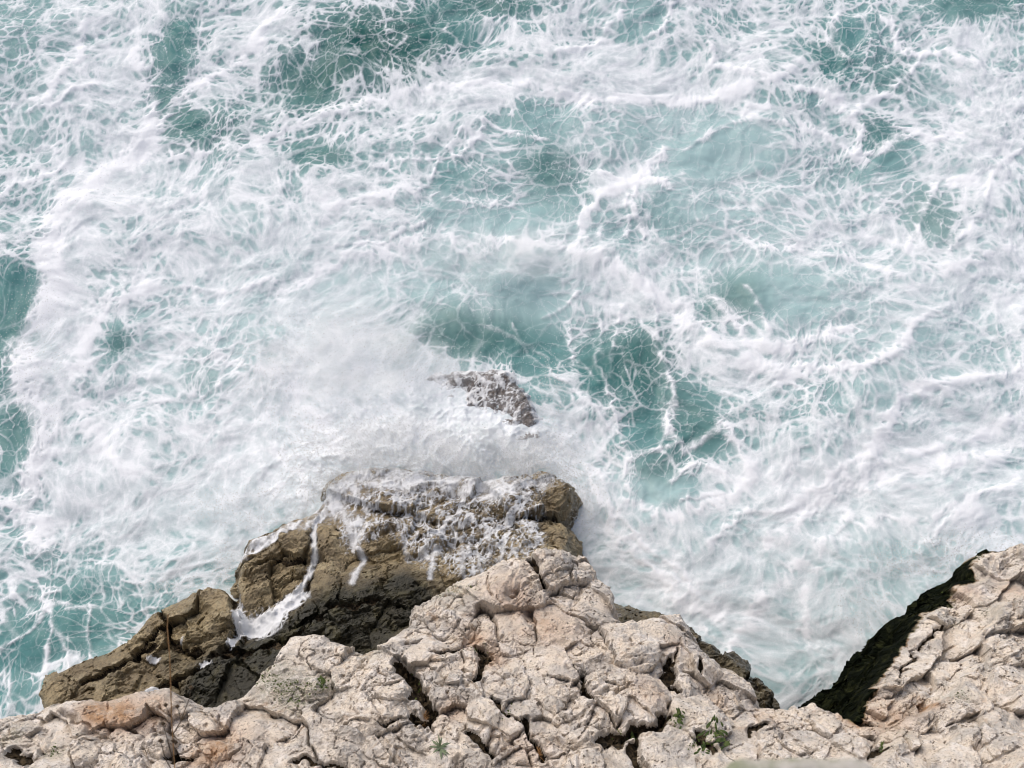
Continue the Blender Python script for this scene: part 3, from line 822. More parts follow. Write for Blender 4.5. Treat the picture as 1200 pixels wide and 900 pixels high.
PALE_CRACKS = [(6, .40, [(622, 654), (632, 668), (636, 682)]), (3, .15, [(690, 684), (670, 694), (640, 692)]), (3, .12, [(566, 676), (580, 700)]),
               (11, .50, [(472, 776), (487, 800), (500, 838)]), (7, .4, [(560, 752), (572, 770), (552, 798)]), (3, .2, [(505, 768), (548, 756)]),
               (6, .3, [(480, 838), (500, 845)]), (4, .3, [(578, 815), (612, 850), (640, 892)]), (4, .3, [(610, 838), (622, 868), (632, 886)]), (5, .25, [(548, 858), (575, 884)]),
               (4, .3, [(683, 788), (690, 806), (698, 818)]), (7, .38, [(783, 766), (784, 795), (802, 808)]), (5, .3, [(820, 776), (822, 790)]),
               (10, .4, [(705, 872), (745, 856), (782, 842)]), (8, .4, [(746, 860), (744, 905)]), (3, .2, [(735, 802), (720, 812), (712, 795)]), (4, .22, [(878, 856), (896, 846)]),
               (6, .22, [(815, 858), (835, 882)]), (3, .2, [(795, 760), (790, 775)]), (3, .18, [(690, 725), (720, 728), (770, 716)]),
               (3, .2, [(1102, 738), (1075, 765), (1048, 798)]), (2, .15, [(1120, 752), (1108, 768), (1092, 785)]), (2.5, .12, [(1140, 842), (1165, 832), (1200, 816)]),
               (3, .15, [(1072, 868), (1076, 884), (1092, 890)]), (6, .2, [(1026, 880), (1038, 874)]), (2.5, .12, [(1142, 832), (1158, 850)]), (2.5, .12, [(1150, 892), (1200, 876)]),
               (2, .1, [(1164, 862), (1165, 885)]), (2.5, .12, [(1182, 725), (1130, 770)]), (3, .15, [(1200, 720), (1170, 745)]), (5, .2, [(1008, 846), (1035, 848)]),
               (3, .2, [(180, 858), (198, 868), (205, 884)]), (4, .25, [(196, 884), (225, 890)]), (7, .3, [(12, 880), (30, 892)]), (3, .15, [(90, 848), (112, 862)]), (2.5, .12, [(255, 838), (262, 870)]),
               (3, .2, [(340, 888), (400, 898)]), (3, .2, [(466, 872), (458, 892)]), (3, .18, [(400, 845), (450, 850), (478, 840)])]
aniso = [None] * (len(SEED_L) + len(SEED_C)) + [(math.radians(40), 1.45)] * len(SEED_R)


def bedding(S, rng):
    """direction and stretch of the bedding in every block: slanting on the right slope, random elsewhere"""
    right = S[:, 0] > 4.3
    ang = np.where(right, math.radians(40) + rng.uniform(-.12, .12, len(S)), rng.uniform(-1.2, 1.2, len(S)))
    return ang, np.where(right, 1.75, rng.uniform(1.0, 1.4, len(S)))


GP = rock_field(0.0148, (-9.3, 9.3, 2.9, 9.3), PALE_CTRL, PALE_OUT, SEED_L + SEED_C + SEED_R, PALE_CRACKS, 0.22, 12.0, -0.6, 300, 1.0, None, PALE_EXTRA, aniso, 0.8, bedding, lambda S: np.arange(len(S)) >= len(SEED_L) + len(SEED_C), lambda x, y: 0.06 * sstep(8.4, 7.4, y))


def rock_blobs(G, lst):
    s = np.zeros_like(G["z"])
    for (px, py, r, w) in lst:
        x, y, _ = solve(G["f"], px, py)
        q = ((G["x"] - x) ** 2 + (G["y"] - y) ** 2) / (r * 0.0113) ** 2
        s = s + w * np.exp(-q)
    return s


wob = fbm(GP["x"] / 0.5, GP["y"] / 0.5, 901, 4)
stain = rock_blobs(GP, [(150, 836, 30, .8), (110, 836, 20, .6), (190, 828, 20, .4), (590, 690, 30, .35), (610, 720, 30, .4), (650, 735, 40, .4), (530, 830, 16, .4), (555, 745, 20, .6),
                        (575, 770, 16, .6), (760, 810, 20, .45), (790, 750, 16, .3), (1005, 815, 10, .9), (1000, 840, 16, .8), (1030, 840, 30, .5), (1090, 825, 12, .8), (1060, 830, 20, .4),
                        (1130, 700, 20, .5), (1185, 690, 20, .5), (240, 890, 30, .5), (270, 870, 30, .5), (840, 815, 16, .4), (700, 650, 20, .2), (620, 880, 30, .3), (900, 840, 20, .3)])
stain = np.clip(stain * (1 + 0.8 * wob), 0, 0.9)
lichen = rock_blobs(GP, [(330, 805, 30, .7), (375, 800, 16, .8), (310, 790, 20, .5), (350, 815, 20, .5), (64, 880, 10, .8), (14, 862, 14, .6), (1122, 816, 12, .8), (1060, 862, 10, .5), (1130, 675, 16, .9),
                         (1090, 690, 14, .9), (430, 760, 16, .5), (535, 690, 20, .5), (1110, 730, 16, .4), (520, 680, 12, .7), (832, 868, 16, .5), (795, 842, 10, .8), (1160, 716, 16, .4)])
lichen = np.clip(lichen * (1 + 1.2 * fbm(GP["x"] / 0.12, GP["y"] / 0.12, 902, 4)), 0, 0.95)
algae = np.maximum(sstep(2.9, 2.2, GP["z"] + 0.35 * wob), sstep(2.0, 0.75, (GP["d"] + 0.16 * wob + 0.06 * fbm(GP["x"] / 0.1, GP["y"] / 0.1, 903, 3)) / (0.02 + 0.06 * sstep(8.4, 7.4, GP["y"])))  * (GP["bid"] >= len(SEED_L) + len(SEED_C)))
thing_l = empty("limestone_boulder", (-5.5, 3.7, 7.0), "cream limestone boulder mass with an orange stained slab behind the dry stalk", "rock", "pale limestone rocks above the water")
thing_c = empty("limestone_outcrop", (0.4, 4.4, 6.8), "broad fractured cream limestone outcrop with dark soil filled crevices above the wet shelf", "rock", "pale limestone rocks above the water")
thing_r = empty("limestone_slope", (6.0, 5.2, 5.0), "smooth layered cream limestone slope with dark green algae along its foot", "rock", "pale limestone rocks above the water")
owners = [thing_l] * len(SEED_L) + [thing_c] * len(SEED_C) + [thing_r] * len(SEED_R)
split_rock(GP, owners, ("rock_block", "cliff_face", "soil"), (M["pale"], M["soil"]), dict(stain=stain, lichen=lichen, algae=algae), -0.55)

# ---- wet shelf below
WET_CTRL = [(60, 800, .6), (150, 760, .8), (240, 700, .7), (240, 780, 1.2), (300, 640, .9), (350, 620, 1.0), (300, 690, 1.1), (420, 560, .7), (520, 560, .8), (640, 560, .9), (660, 620, 1.2),
            (560, 640, 1.5), (450, 660, 1.5), (400, 700, 1.8), (470, 720, 2.1), (350, 760, 1.9), (250, 810, 1.6), (550, 690, 1.9), (150, 800, 1.0), (700, 740, 2.2), (400, 820, 2.4)]
WET_OUT = [(42, 812), (50, 795), (95, 775), (150, 745), (185, 712), (240, 688), (266, 692), (274, 700), (278, 670), (285, 635), (340, 608), (372, 590), (385, 562), (430, 545), (500, 542), (560, 556),
           (640, 548), (675, 566), (662, 584), (652, 600), (670, 612), (668, 645), (700, 700), (720, 800), (500, 850), (250, 870), (60, 850)]
WET_SEED_A = [(90, 790), (130, 775), (180, 745), (215, 705), (250, 702), (230, 740), (200, 780), (140, 800), (240, 790), (180, 806), (110, 805), (205, 745)]
WET_SEED_B = [(310, 640), (345, 625), (300, 680), (330, 672), (380, 630), (400, 600), (420, 570), (470, 570), (520, 580), (450, 620), (500, 630), (560, 600), (610, 580), (650, 570), (640, 622),
              (600, 640), (550, 660), (480, 680), (420, 680), (380, 680), (360, 740), (420, 720), (460, 735), (310, 780), (290, 800), (400, 750), (340, 715), (560, 710)]
WET_CRACKS = [(9, .55, [(270, 690), (277, 720), (264, 765)]), (18, .22, [(285, 735), (315, 725), (345, 702)]), (6, .3, [(358, 690), (366, 640), (372, 600)]), (6, .2, [(300, 660), (350, 650)]),
              (6, .3, [(100, 800), (160, 770), (190, 735)]), (5, .25, [(190, 715), (195, 750), (235, 765)]), (8, .3, [(165, 765), (178, 760)]), (6, .3, [(170, 808), (240, 782)]), (6, .3, [(652, 600), (630, 602), (600, 610)]),
              (8, .35, [(250, 770), (330, 755), (380, 712), (440, 705)])]
GW = rock_field(0.021, (-11.5, 3.2, 4.9, 13.6), WET_CTRL, WET_OUT, WET_SEED_A + WET_SEED_B, WET_CRACKS, 0.22, 3.5, -0.7, 500, 1.0, 0.35, None, None, 0.8)
wobw = fbm(GW["x"] / 0.8, GW["y"] / 0.8, 911, 4)
algae_shade = rock_blobs(GW, [(430, 722, 75, 1.3), (370, 750, 70, 1.4), (300, 785, 80, 1.4), (480, 700, 40, 1.0), (250, 800, 50, 1.1), (200, 770, 24, .6), (225, 720, 16, .5), (130, 800, 20, .3), (560, 700, 40, .4), (330, 610, 10, .5), (285, 640, 8, .7)])  # algae, plus painted shade on the landward face under the outcrop
algae_shade = np.clip(algae_shade * (1 + 0.5 * wobw), 0, 0.95)
wet_a = empty("wet_rock_slab", (-8.2, 9.0, 0.9), "low wet olive brown rock slab with small foam puddles beyond the orange stained boulder", "rock", "wet rocks at the waterline")
wet_b = empty("wet_rock_shelf", (-2.5, 10.0, 1.2), "large wet brown rock shelf with white foam pouring over it", "rock", "wet rocks at the waterline")
split_rock(GW, [wet_a] * len(WET_SEED_A) + [wet_b] * len(WET_SEED_B), ("rock_block", "cliff_face", "crevice"), (M["wet"], M["soil"]), dict(algae=algae_shade), -0.65)

# ---- dark ledge right of the outcrop
LED_CTRL = [(730, 716, 2.0), (800, 735, 2.2), (860, 775, 2.3), (905, 812, 2.2), (800, 790, 2.9), (880, 825, 2.8), (740, 760, 2.8)]
LED_OUT = [(718, 722), (728, 712), (770, 713), (790, 720), (815, 740), (835, 752), (862, 772), (884, 792), (892, 792), (908, 808), (902, 826), (880, 850), (800, 850), (700, 760)]
GL = rock_field(0.021, (1.0, 6.2, 5.0, 10.0), LED_CTRL, LED_OUT, [(740, 722), (775, 720), (800, 738), (830, 760), (860, 780), (890, 808), (870, 820), (800, 780)], [(4, .2, [(884, 790), (890, 806)])],
                0.2, 3.5, -0.7, 600, 1.1, 0.3, None, None, 0.8)
algl = np.clip(0.75 + 0.5 * fbm(GL["x"] / 0.5, GL["y"] / 0.5, 921, 3), 0, 1) * 0.85
ledge = empty("algae_ledge", (3.2, 8.2, 2.0), "dark olive algae covered rock ledge jutting from under the cream outcrop", "rock", "wet rocks at the waterline")
split_rock(GL, [ledge] * 8, ("rock_block", "cliff_face", "crevice"), (M["wet"], M["soil"]), dict(algae=algl), -0.65)

# ---- rock awash further out
SUB_CTRL = [(500, 445, .10), (560, 440, .20), (600, 455, .26), (620, 500, .26), (560, 480, .20), (620, 520, .22), (520, 460, .12)]
SUB_OUT = [(490, 442), (520, 430), (560, 428), (596, 432), (616, 455), (632, 490), (636, 525), (600, 540), (560, 500), (520, 468)]
GS = rock_field(0.024, (-2.6, 1.2, 10.6, 15.0), SUB_CTRL, SUB_OUT, [(510, 445), (550, 440), (590, 445), (570, 465), (605, 475), (615, 505), (620, 525), (590, 510)], [], 0.25, 0.7, -0.6, 700, 0.8, 0.4, None, None, 0.7)
sunk = empty("awash_rock", (-0.4, 13.4, 0.2), "dark purple brown rock barely breaking the surface under lacy foam", "rock", "wet rocks at the waterline")
split_rock(GS, [sunk] * 8, ("rock_block", "cliff_face", "crevice"), (M["sunk"], M["soil"]), dict(algae=GS["z"] * 0), -0.55)


# ------------------------------------------------------------------ foam running over the wet rocks
def wash(G, name, label, lst, ropes, z0, film=0.0, thresh=0.10, crests=None):
    x, y = G["x"], G["y"]
    cov = np.full_like(x, -0.22)
    mx = x + 0.12 * fbm(x / 0.5, y / 0.5, 801, 3); my = y + 0.12 * fbm(x / 0.5, y / 0.5, 802, 3)
    for (px, py, rx, ry, w) in lst:
        cx, cy = at(px, py, z0); ex, _ = at(px + rx, py, z0); _, ey = at(px, py - ry, z0)
        q = ((mx - cx) / (ex - cx)) ** 2 + ((my - cy) / (ey - cy)) ** 2
        cov = cov + w * np.exp(-q ** 1.4)
    ax = x + 0.10 * fbm(x / 0.4, y / 0.4, 803, 4); ay = y + 0.14 * fbm(x / 0.4, y / 0.4, 804, 4)
    r = rank01(0.7 * ridged(ax / 0.36, ay / 0.55, 805, 4, 0.68, 2.1, 1.7) + 0.5 * ridged(ax / 0.13, ay / 0.19, 806, 3, 0.6, 2.1, 1.8) + 0.4 * fbm(ax / 0.7, ay / 0.7, 807, 3))
    pool = sstep(0.50, 0.80, cov * (x < -3.6))
    cov = np.minimum(cov, 0.46 + 0.45 * sstep(11.3, 12.0, y) * (x > -6) + 0.30 * fbm(x / 0.6, y / 0.6, 812, 3))
    f = 0.40 * sstep(-0.10, 0.60, cov - (1 - r))
    tr = fbm(x / 0.22, y / 0.22, 815, 4, 0.6)
    hx = ax + 0.10 * fbm(x / 0.25, y / 0.25, 820, 3); hy = ay + 0.14 * fbm(x / 0.25, y / 0.25, 821, 3)
    for (sz, sd, t0) in ((0.55, 816, 0.16), (0.25, 817, 0.22), (0.12, 818, 0.28), (0.07, 819, 0.34)):
        e1_, e2_, *_ = worley(hx / sz, hy / (sz * 1.5), sd)
        g_ = 0.45 + 0.9 * fbm(x / (sz * 2), y / (sz * 2), sd + 9, 2)
        t_ = 0.50 * t0 * np.clip(cov * 2.6 - 0.1, 0.0, 2.2) * np.clip(0.6 + g_ + 1.3 * tr, 0.08, 2.4)
        f = 1 - (1 - f) * (1 - 0.66 * (1 - sstep(0.3 * t_, t_ + 0.03, e2_ - e1_)) * np.clip(0.2 + 1.4 * g_ + 0.8 * tr, 0, 1) * np.clip(cov * 3, 0, 1))
    f = np.clip(f + pool, 0, 1)
    rx_ = x + 0.05 * fbm(x / 0.2, y / 0.2, 808, 3)
    for (w, s, pts) in ropes:
        P = [tuple(float(v) for v in at(*p, z0)) for p in pts]
        f = np.maximum(f, s * np.exp(-(seg_dist(rx_, y, P) / (w * 0.019 * (1 + 0.6 * fbm(x / 0.15, y / 0.15, 809, 2)))) ** 2))
    for (w, pts) in (crests or []):
        P = [tuple(float(v) for v in at(*p, z0)) for p in pts]
        dd = seg_dist(mx, my, P) / (w * 0.019 * np.clip(1 + 1.3 * fbm(x / 0.45, y / 0.45, 813, 4, 0.6), 0.15, 2.5))
        f = np.maximum(f, (1 - sstep(0.50, 1.25, dd + 0.35 * tr)) * np.clip(0.42 + 0.75 * r + 0.45 * tr, 0, 1))
    f = np.maximum(f, film * np.clip(0.8 + 0.9 * tr, 0.2, 1.4))
    f = np.where(G["z"] > -0.1, f, 0)
    q = grid_faces(G)
    q = q[f[q].max(1) > thresh]
    u, inv = np.unique(q, return_inverse=True)
    # froth lies level in hollows: use a slightly smoothed height
    zg = np.full(G["keep"].shape, np.nan); zg[G["keep"]] = G["z"]
    zg = np.where(np.isnan(zg), np.nanmin(zg), zg)
    for _ in range(3):
        zp = np.pad(zg, 2, mode='edge')
        zg = sum(zp[i:i + zg.shape[0], j:j + zg.shape[1]] for i in range(5) for j in range(5)) / 25
    zs = np.maximum(zg[G["keep"]], G["z"] - 0.02) + 0.012
    zs = np.maximum(zs, G["z"] + 0.004)
    zs = zs + f * (0.05 * ridged(ax / 0.22, ay / 0.22, 822, 4, 0.6) + 0.02 * tr)
    co = np.stack([x[u], y[u], zs[u]], -1)
    o = mesh_obj(name, co, inv.reshape(-1, 4), M["wash"], None, {"foam": f[u]})
    return tag(o, label, "foam", None, "stuff")


wash(GW, "running_foam", "white foam streaming over the wet brown rock shelf",
     [(425, 590, 45, 40, .62), (500, 590, 70, 45, .85), (560, 620, 65, 60, .72), (520, 660, 60, 30, .42), (440, 554, 55, 20, .8), (540, 548, 130, 16, 1.1), (600, 600, 40, 40, .5), (640, 570, 30, 25, .22),
      (620, 650, 40, 40, .3), (410, 620, 16, 40, .4), (365, 650, 8, 40, .5), (306, 727, 34, 20, 1.3), (342, 704, 22, 12, 1.1), (275, 715, 7, 30, .9), (172, 762, 9, 5, 1.2), (240, 780, 14, 4, 1.0),
      (180, 806, 14, 4, 1.2), (270, 748, 10, 10, .9), (205, 742, 6, 8, .5), (420, 690, 12, 25, .25), (570, 670, 25, 25, .4), (290, 632, 8, 8, .5), (350, 605, 40, 6, .5)],
     [(3.5, .9, [(365, 600), (367, 640), (358, 680), (340, 705)]), (4, .8, [(400, 590), (412, 630), (425, 650), (415, 690)]), (3, .8, [(510, 640), (505, 690)]), (3, .7, [(560, 650), (566, 690)]),
      (3, .7, [(590, 640), (585, 680)]), (3, .6, [(470, 620), (480, 665)]), (3, .6, [(540, 640), (545, 690)]), (3, .7, [(274, 690), (278, 718)])],
     1.3, 0.0, crests=[(20, [(388, 566), (430, 549), (500, 545), (560, 558), (600, 560)]), (9, [(600, 560), (640, 552)]), (9, [(282, 640), (310, 622), (345, 606), (375, 590)]), (10, [(390, 580), (410, 600), (420, 620)])])
wash(GS, "breaking_foam", "lacy white foam lying over the dark rock that is awash",
     [(500, 475, 50, 26, .9), (530, 475, 30, 30, .5), (560, 505, 40, 30, .8), (600, 535, 60, 16, 1.0), (640, 480, 16, 60, .6), (560, 440, 80, 20, .50), (590, 475, 40, 50, .55), (640, 540, 40, 20, .8), (500, 440, 20, 20, .4)], [], 0.3, 0.42,
     crests=[(14, [(490, 445), (520, 470), (550, 495), (580, 525), (610, 540)]), (7, [(500, 436), (560, 428), (600, 432), (622, 460), (636, 500), (638, 530)])])


# ------------------------------------------------------------------ spray thrown up by the breaking wave
rng = np.random.RandomState(4)
SPRAY = [(55, 430, 30, 110, 5000, .5), (40, 400, 26, 60, 1500, .7), (110, 230, 50, 30, 900, .3), (575, 535, 70, 14, 7000, .8), (470, 525, 80, 26, 8000, .9), (640, 535, 40, 24, 4000, .8), (430, 545, 70, 26, 12000, 1.0),
         (390, 440, 110, 70, 14000, 1.0), (370, 575, 30, 30, 5000, .6), (300, 600, 70, 26, 6000, .5), (645, 490, 16, 60, 3000, .6), (545, 590, 90, 40, 5000, .5), (1075, 660, 60, 22, 5000, .5), (1010, 720, 30, 30, 2000, .4),
         (690, 600, 30, 40, 1500, .4), (500, 430, 50, 20, 2500, .8), (150, 120, 40, 60, 700, .2), (268, 665, 16, 26, 2000, .4), (1130, 640, 50, 16, 3000, .5), (680, 590, 14, 40, 2000, .5), (220, 690, 40, 10, 1500, .3)]
pts = []
for (px, py, rx, ry, n, h) in SPRAY:
    n = int(n * 0.3)
    r = np.sqrt(rng.rand(n)) ** 0.8 * (1 + 0.35 * np.abs(rng.randn(n))) * 0.8; a = rng.rand(n) * 2 * np.pi
    # thrown drops cling together in small strings
    cl = rng.randn(n // 6 + 1, 2)[np.arange(n) // 6] * 0.12
    z = rng.rand(n) ** 2 * h + 0.05
    x, y = at(px + rx * (r * np.cos(a) + cl[:, 0]), py + ry * (r * np.sin(a) + cl[:, 1]), 0.0)
    pts.append(np.stack([x + rng.randn(n) * .03, y - z * 0.3, z + 0.2 + (0.9 if 540 < py < 640 and px > 330 and px < 660 else 0)], -1))
crest = [(372, 592), (386, 566), (430, 548), (500, 544), (560, 556), (640, 551), (672, 566)]
for (a0, b0_), (a1_, b1_) in zip(crest[:-1], crest[1:]):
    n = int(60 * math.hypot(a1_ - a0, b1_ - b0_) * 0.55)
    t = rng.rand(n)
    burst = np.repeat(rng.rand(n // 25 + 1) ** 2, 25)[:n]                                    # thrown in bursts
    jx = np.repeat(rng.randn(n // 25 + 1), 25)[:n]
    x, y = at(a0 + (a1_ - a0) * t + jx * 6 + rng.randn(n) * 5, b0_ + (b1_ - b0_) * t + rng.randn(n) * (4 + 10 * burst) - 4, 0.9)
    pts.append(np.stack([x, y, 0.9 + 0.12 * rng.randn(n) + 0.5 * burst * rng.rand(n)], -1))
P = np.concatenate(pts)
n = len(P)
size = (0.0035 + 0.006 * rng.rand(n) ** 3)[:, None, None] * rng.uniform(0.7, 1.3, (n, 1, 1))
tet = np.array([(1, 1, 1), (1, -1, -1), (-1, 1, -1), (-1, -1, 1)], float)
aa = rng.rand(n) * 6.28
rot = np.zeros((n, 3, 3)); rot[:, 0, 0] = np.cos(aa); rot[:, 0, 1] = -np.sin(aa); rot[:, 1, 0] = np.sin(aa); rot[:, 1, 1] = np.cos(aa); rot[:, 2, 2] = 1
co = P[:, None, :] + np.einsum('nij,kj->nki', rot, tet) * size
tf = np.array([(0, 1, 2), (0, 3, 1), (0, 2, 3), (1, 3, 2)])
fc = (np.arange(n)[:, None, None] * 4 + tf[None]).reshape(-1, 3)
spray = mesh_obj("sea_spray", co.reshape(-1, 3), fc, M["drop"])
tag(spray, "white water drops thrown up where waves break on the rocks", "spray", None, "stuff")

# ------------------------------------------------------------------ the near cliff top the photographer stands on (below the frame)
xs = np.arange(-6, 6, 0.07); ysn = np.arange(-5, 2.6, 0.07)
XN, YN = np.meshgrid(xs, ysn)
edge = 1.02 + 0.10 * fbm(XN / 1.2, YN * 0, 951, 3)
dn = edge - YN
ZN = 17.25 + 0.12 * fbm(XN / 0.8, YN / 0.8, 952, 5) + 0.15 * ridged(XN / 0.9, YN / 0.9, 953, 5) - 9.5 * np.clip(-dn, 0, 1.15)
R_, C_ = XN.shape
idx = np.arange(R_ * C_).reshape(R_, C_)
qn = np.stack([idx[:-1, :-1], idx[:-1, 1:], idx[1:, 1:], idx[1:, :-1]], -1).reshape(-1, 4)
zero = np.zeros(XN.size, np.float32)
top = mesh_obj("cliff_top", np.stack([XN, YN, ZN], -1).reshape(-1, 3), qn, M["pale"], None, {"stain": zero, "lichen": zero, "algae": zero})
tag(top, "pale limestone cliff top under the lookout", None, None, "structure")

# ---- mossy coping of the lookout parapet
M["coping"] = mat_plain("weathered_grey_stone", (0.20, 0.22, 0.15), (0.44, 0.42, 0.40), 14, 0.9, 0.006)
M["moss"] = mat_plain("moss", (0.035, 0.055, 0.012), (0.085, 0.11, 0.03), 30, 0.95, 0.01)
par = empty("parapet", (0, 0, 17.3), "grey stone parapet with moss on its rim in front of the limestone outcrop", "parapet")


def coping(x0, x1, yf, moss):
    xs = np.linspace(x0, x1, 60); v = np.linspace(0, 1, 46)
    XX, VV = np.meshgrid(xs, v)
    # profile: top from behind to the rim, round over, down the face
    t = VV * 1.0
    front = yf(XX)
    yy = np.where(t < 0.6, -0.35 + (front + 0.33) * (t / 0.6), front - 0.02 + 0.02 * np.sin(np.clip((t - 0.6) / 0.15, 0, 1) * np.pi / 2))
    zz = np.where(t < 0.6, 21.9, 21.9 - 0.02 * (1 - np.cos(np.clip((t - 0.6) / 0.15, 0, 1) * np.pi / 2)) - np.clip((t - 0.75) / 0.25, 0, 1) * 0.16)
    n_ = fbm(XX / 0.05, (yy + zz) / 0.05, 961, 4)
    zz = zz + 0.005 * n_; yy = yy + 0.004 * n_
    idx = np.arange(XX.size).reshape(XX.shape)
    q = np.stack([idx[:-1, :-1], idx[:-1, 1:], idx[1:, 1:], idx[1:, :-1]], -1).reshape(-1, 4)
    return np.stack([XX, yy, zz], -1).reshape(-1, 3), q


def rim(x):
    return 0.432 + 0.030 * sstep(0.30, 0.36, x) * sstep(0.60, 0.53, x) + 0.004 * fbm(x / 0.06, x * 0, 962, 3) - 0.010 * sstep(0.6, 0.75, x) - 0.012 * sstep(0.28, 0.1, x)


off = np.array(par.location)
for x0, x1 in ((-1.2, -0.46), (-0.45, 0.268), (0.272, 0.66), (0.665, 1.3)):
    c_, q_ = coping(x0, x1, rim, None)
    mesh_obj("coping_stone", c_ - off, q_, M["coping"], par)
c_ = np.array([(x, y, z) for z in (17.2, 21.76) for y in (-0.33, 0.40) for x in (-1.2, 1.3)])
q_ = np.array([(0, 1, 3, 2), (4, 6, 7, 5), (0, 4, 5, 1), (2, 3, 7, 6), (0, 2, 6, 4), (1, 5, 7, 3)])
mesh_obj("wall", c_ - off, q_, M["coping"], par, smooth=False)

# ------------------------------------------------------------------ plants
def blade(length, width, bend, seg=4):
    t = np.linspace(0, 1, seg + 1)
    w = width * np.sin(np.pi * (0.12 + 0.88 * t)) ** 0.8
    w[-1] = width * 0.05
    zc = length * (t - bend * 0.5 * t * t); yc = length * bend * t * t * 0.9
    co = []
    for i in range(seg + 1):
        co += [(-w[i] / 2, yc[i] + w[i] * .2, zc[i]), (0, yc[i], zc[i]), (w[i] / 2, yc[i] + w[i] * .2, zc[i])]
    q = []
    for i in range(seg):
        for j in (0, 1):
            a_ = i * 3 + j
            q.append((a_, a_ + 1, a_ + 4, a_ + 3))
    return np.array(co), np.array(q)


def surf(px, py, G):
    x, y, _ = solve(G["f"], px, py)
    k = np.argmin((G["x"] - x) ** 2 + (G["y"] - y) ** 2)
    z = float(G["z"][k])
    x, y = at(px, py, z)
    k = np.argmin((G["x"] - x) ** 2 + (G["y"] - y) ** 2)
    return float(G["x"][k]), float(G["y"][k]), float(G["z"][k])


M["leaf"] = mat_plain("green_leaf", (0.030, 0.055, 0.014), (0.075, 0.105, 0.030), 12, 0.7)
M["grey_leaf"] = mat_plain("grey_green_leaf", (0.10, 0.14, 0.085), (0.17, 0.21, 0.13), 12, 0.7)
M["straw"] = mat_plain("dry_stalk", (0.34, 0.18, 0.075), (0.46, 0.27, 0.13), 20, 0.8)
M["twig"] = mat_plain("dark_twig", (0.06, 0.04, 0.025), (0.11, 0.075, 0.045), 20, 0.9)


def tuft(name, label, px, py, size, n, mat, seed, upright=0.5, wide=0.22, spread=0.3):
    r = np.random.RandomState(seed)
    loc = surf(px, py, GP)
    root = empty(name, (loc[0], loc[1], loc[2] - 0.02), label, "plant", "small plants in the rock crevices")
    co, q = blade(size, size * wide, 0.7)
    base = mesh_obj("leaf", co, q, mat, root)
    for i in range(n):
        o = base if i == 0 else base.copy()
        if i:
            col.objects.link(o)
        o.parent = root
        a_ = i * 2.399 + r.uniform(-.3, .3)
        tilt = r.uniform(0.1, 1.0) * (1.25 - upright * 0.6)
        sc_ = r.uniform(0.6, 1.1)
        o.rotation_euler = (-tilt * 0.9, 0, a_)
        o.scale = (sc_, sc_, sc_)
        o.location = (-math.sin(a_) * size * spread * r.rand() * -1, math.cos(a_) * size * spread * r.rand(), 0.02)
    return root


tuft("rosette_plant", "grey green spiky rosette plant rooted in a crevice under the triangular block", 516, 876, 0.17, 24, M["grey_leaf"], 1, 0.5, 0.14, 0.12)
tuft("leafy_plant", "bright green leafy weed in the pit beside the squarish boulder", 796, 842, 0.11, 22, M["leaf"], 2, 0.4, 0.34, 0.9)
tuft("leafy_plant", "sprawling green weed at the foot of the tall cracked block", 838, 866, 0.13, 40, M["leaf"], 3, 0.4, 0.3, 1.9)
tuft("leafy_plant", "low green sprig on pebbly soil below the sprawling weed", 824, 884, 0.09, 20, M["leaf"], 4, 0.4, 0.34, 1.4)
tuft("leafy_plant", "tiny green sprig on the crumbly top of the cream block", 376, 800, 0.08, 14, M["leaf"], 5, 0.4, 0.4, 1.0)


tuft("dry_grass_tuft", "small straw coloured grass tuft in the crack beside the diagonal slabs", 632, 884, 0.13, 20, M["straw"], 6, 0.8, 0.06, 0.25)
tuft("dry_grass_tuft", "small straw coloured grass tuft in the dark recess by the cream block", 497, 842, 0.12, 18, M["straw"], 7, 0.8, 0.06, 0.25)
tuft("leafy_plant", "small green weed in the notch beside the algae slope", 1034, 878, 0.08, 14, M["leaf"], 8, 0.4, 0.3, 0.8)
tuft("leafy_plant", "small dark green weed at the mouth of the big soil filled pit", 742, 866, 0.09, 16, M["leaf"], 9, 0.4, 0.3, 1.0)


# moss crumbs on the crumbly block and in the soil
def moss(name, label, spots, seed):
    r = np.random.RandomState(seed)
    V, Q = [], []
    bco, bq = blade(1.0, 0.8, 0.8, 2)
    for (px, py, rx, ry, n) in spots:
        for i in range(n):
            x, y, z = surf(px + r.randn() * rx * .5, py + r.randn() * ry * .5, GP)
            s_ = r.uniform(.015, .035); a_ = r.rand() * 6.28; t_ = r.uniform(.3, 1.2)
            c = bco * s_
            c = np.stack([c[:, 0], c[:, 1] * math.cos(t_) + c[:, 2] * math.sin(t_), c[:, 2] * math.cos(t_) - c[:, 1] * math.sin(t_)], -1)
            c = np.stack([c[:, 0] * math.cos(a_) - c[:, 1] * math.sin(a_), c[:, 0] * math.sin(a_) + c[:, 1] * math.cos(a_), c[:, 2]], -1)
            Q.append(bq + len(V) * len(bco)); V.append(c + (x, y, z))
    o = mesh_obj(name, np.concatenate(V), np.concatenate(Q), M["moss"])
    return tag(o, label, "moss", None, "stuff")


moss("moss_cover", "scattered green moss crumbs on the cream limestone",
     [(330, 806, 26, 10, 70), (312, 792, 14, 8, 25), (348, 818, 20, 8, 30), (372, 802, 14, 6, 30), (540, 690, 30, 6, 30), (832, 868, 18, 10, 40), (1126, 676, 14, 5, 30), (1090, 690, 16, 6, 25), (735, 862, 20, 6, 25), (790, 846, 12, 8, 25), (560, 760, 12, 10, 20), (490, 810, 8, 16, 20), (815, 872, 14, 8, 25), (600, 835, 12, 12, 15), (1125, 815, 10, 6, 20), (64, 880, 10, 6, 20)], 12)


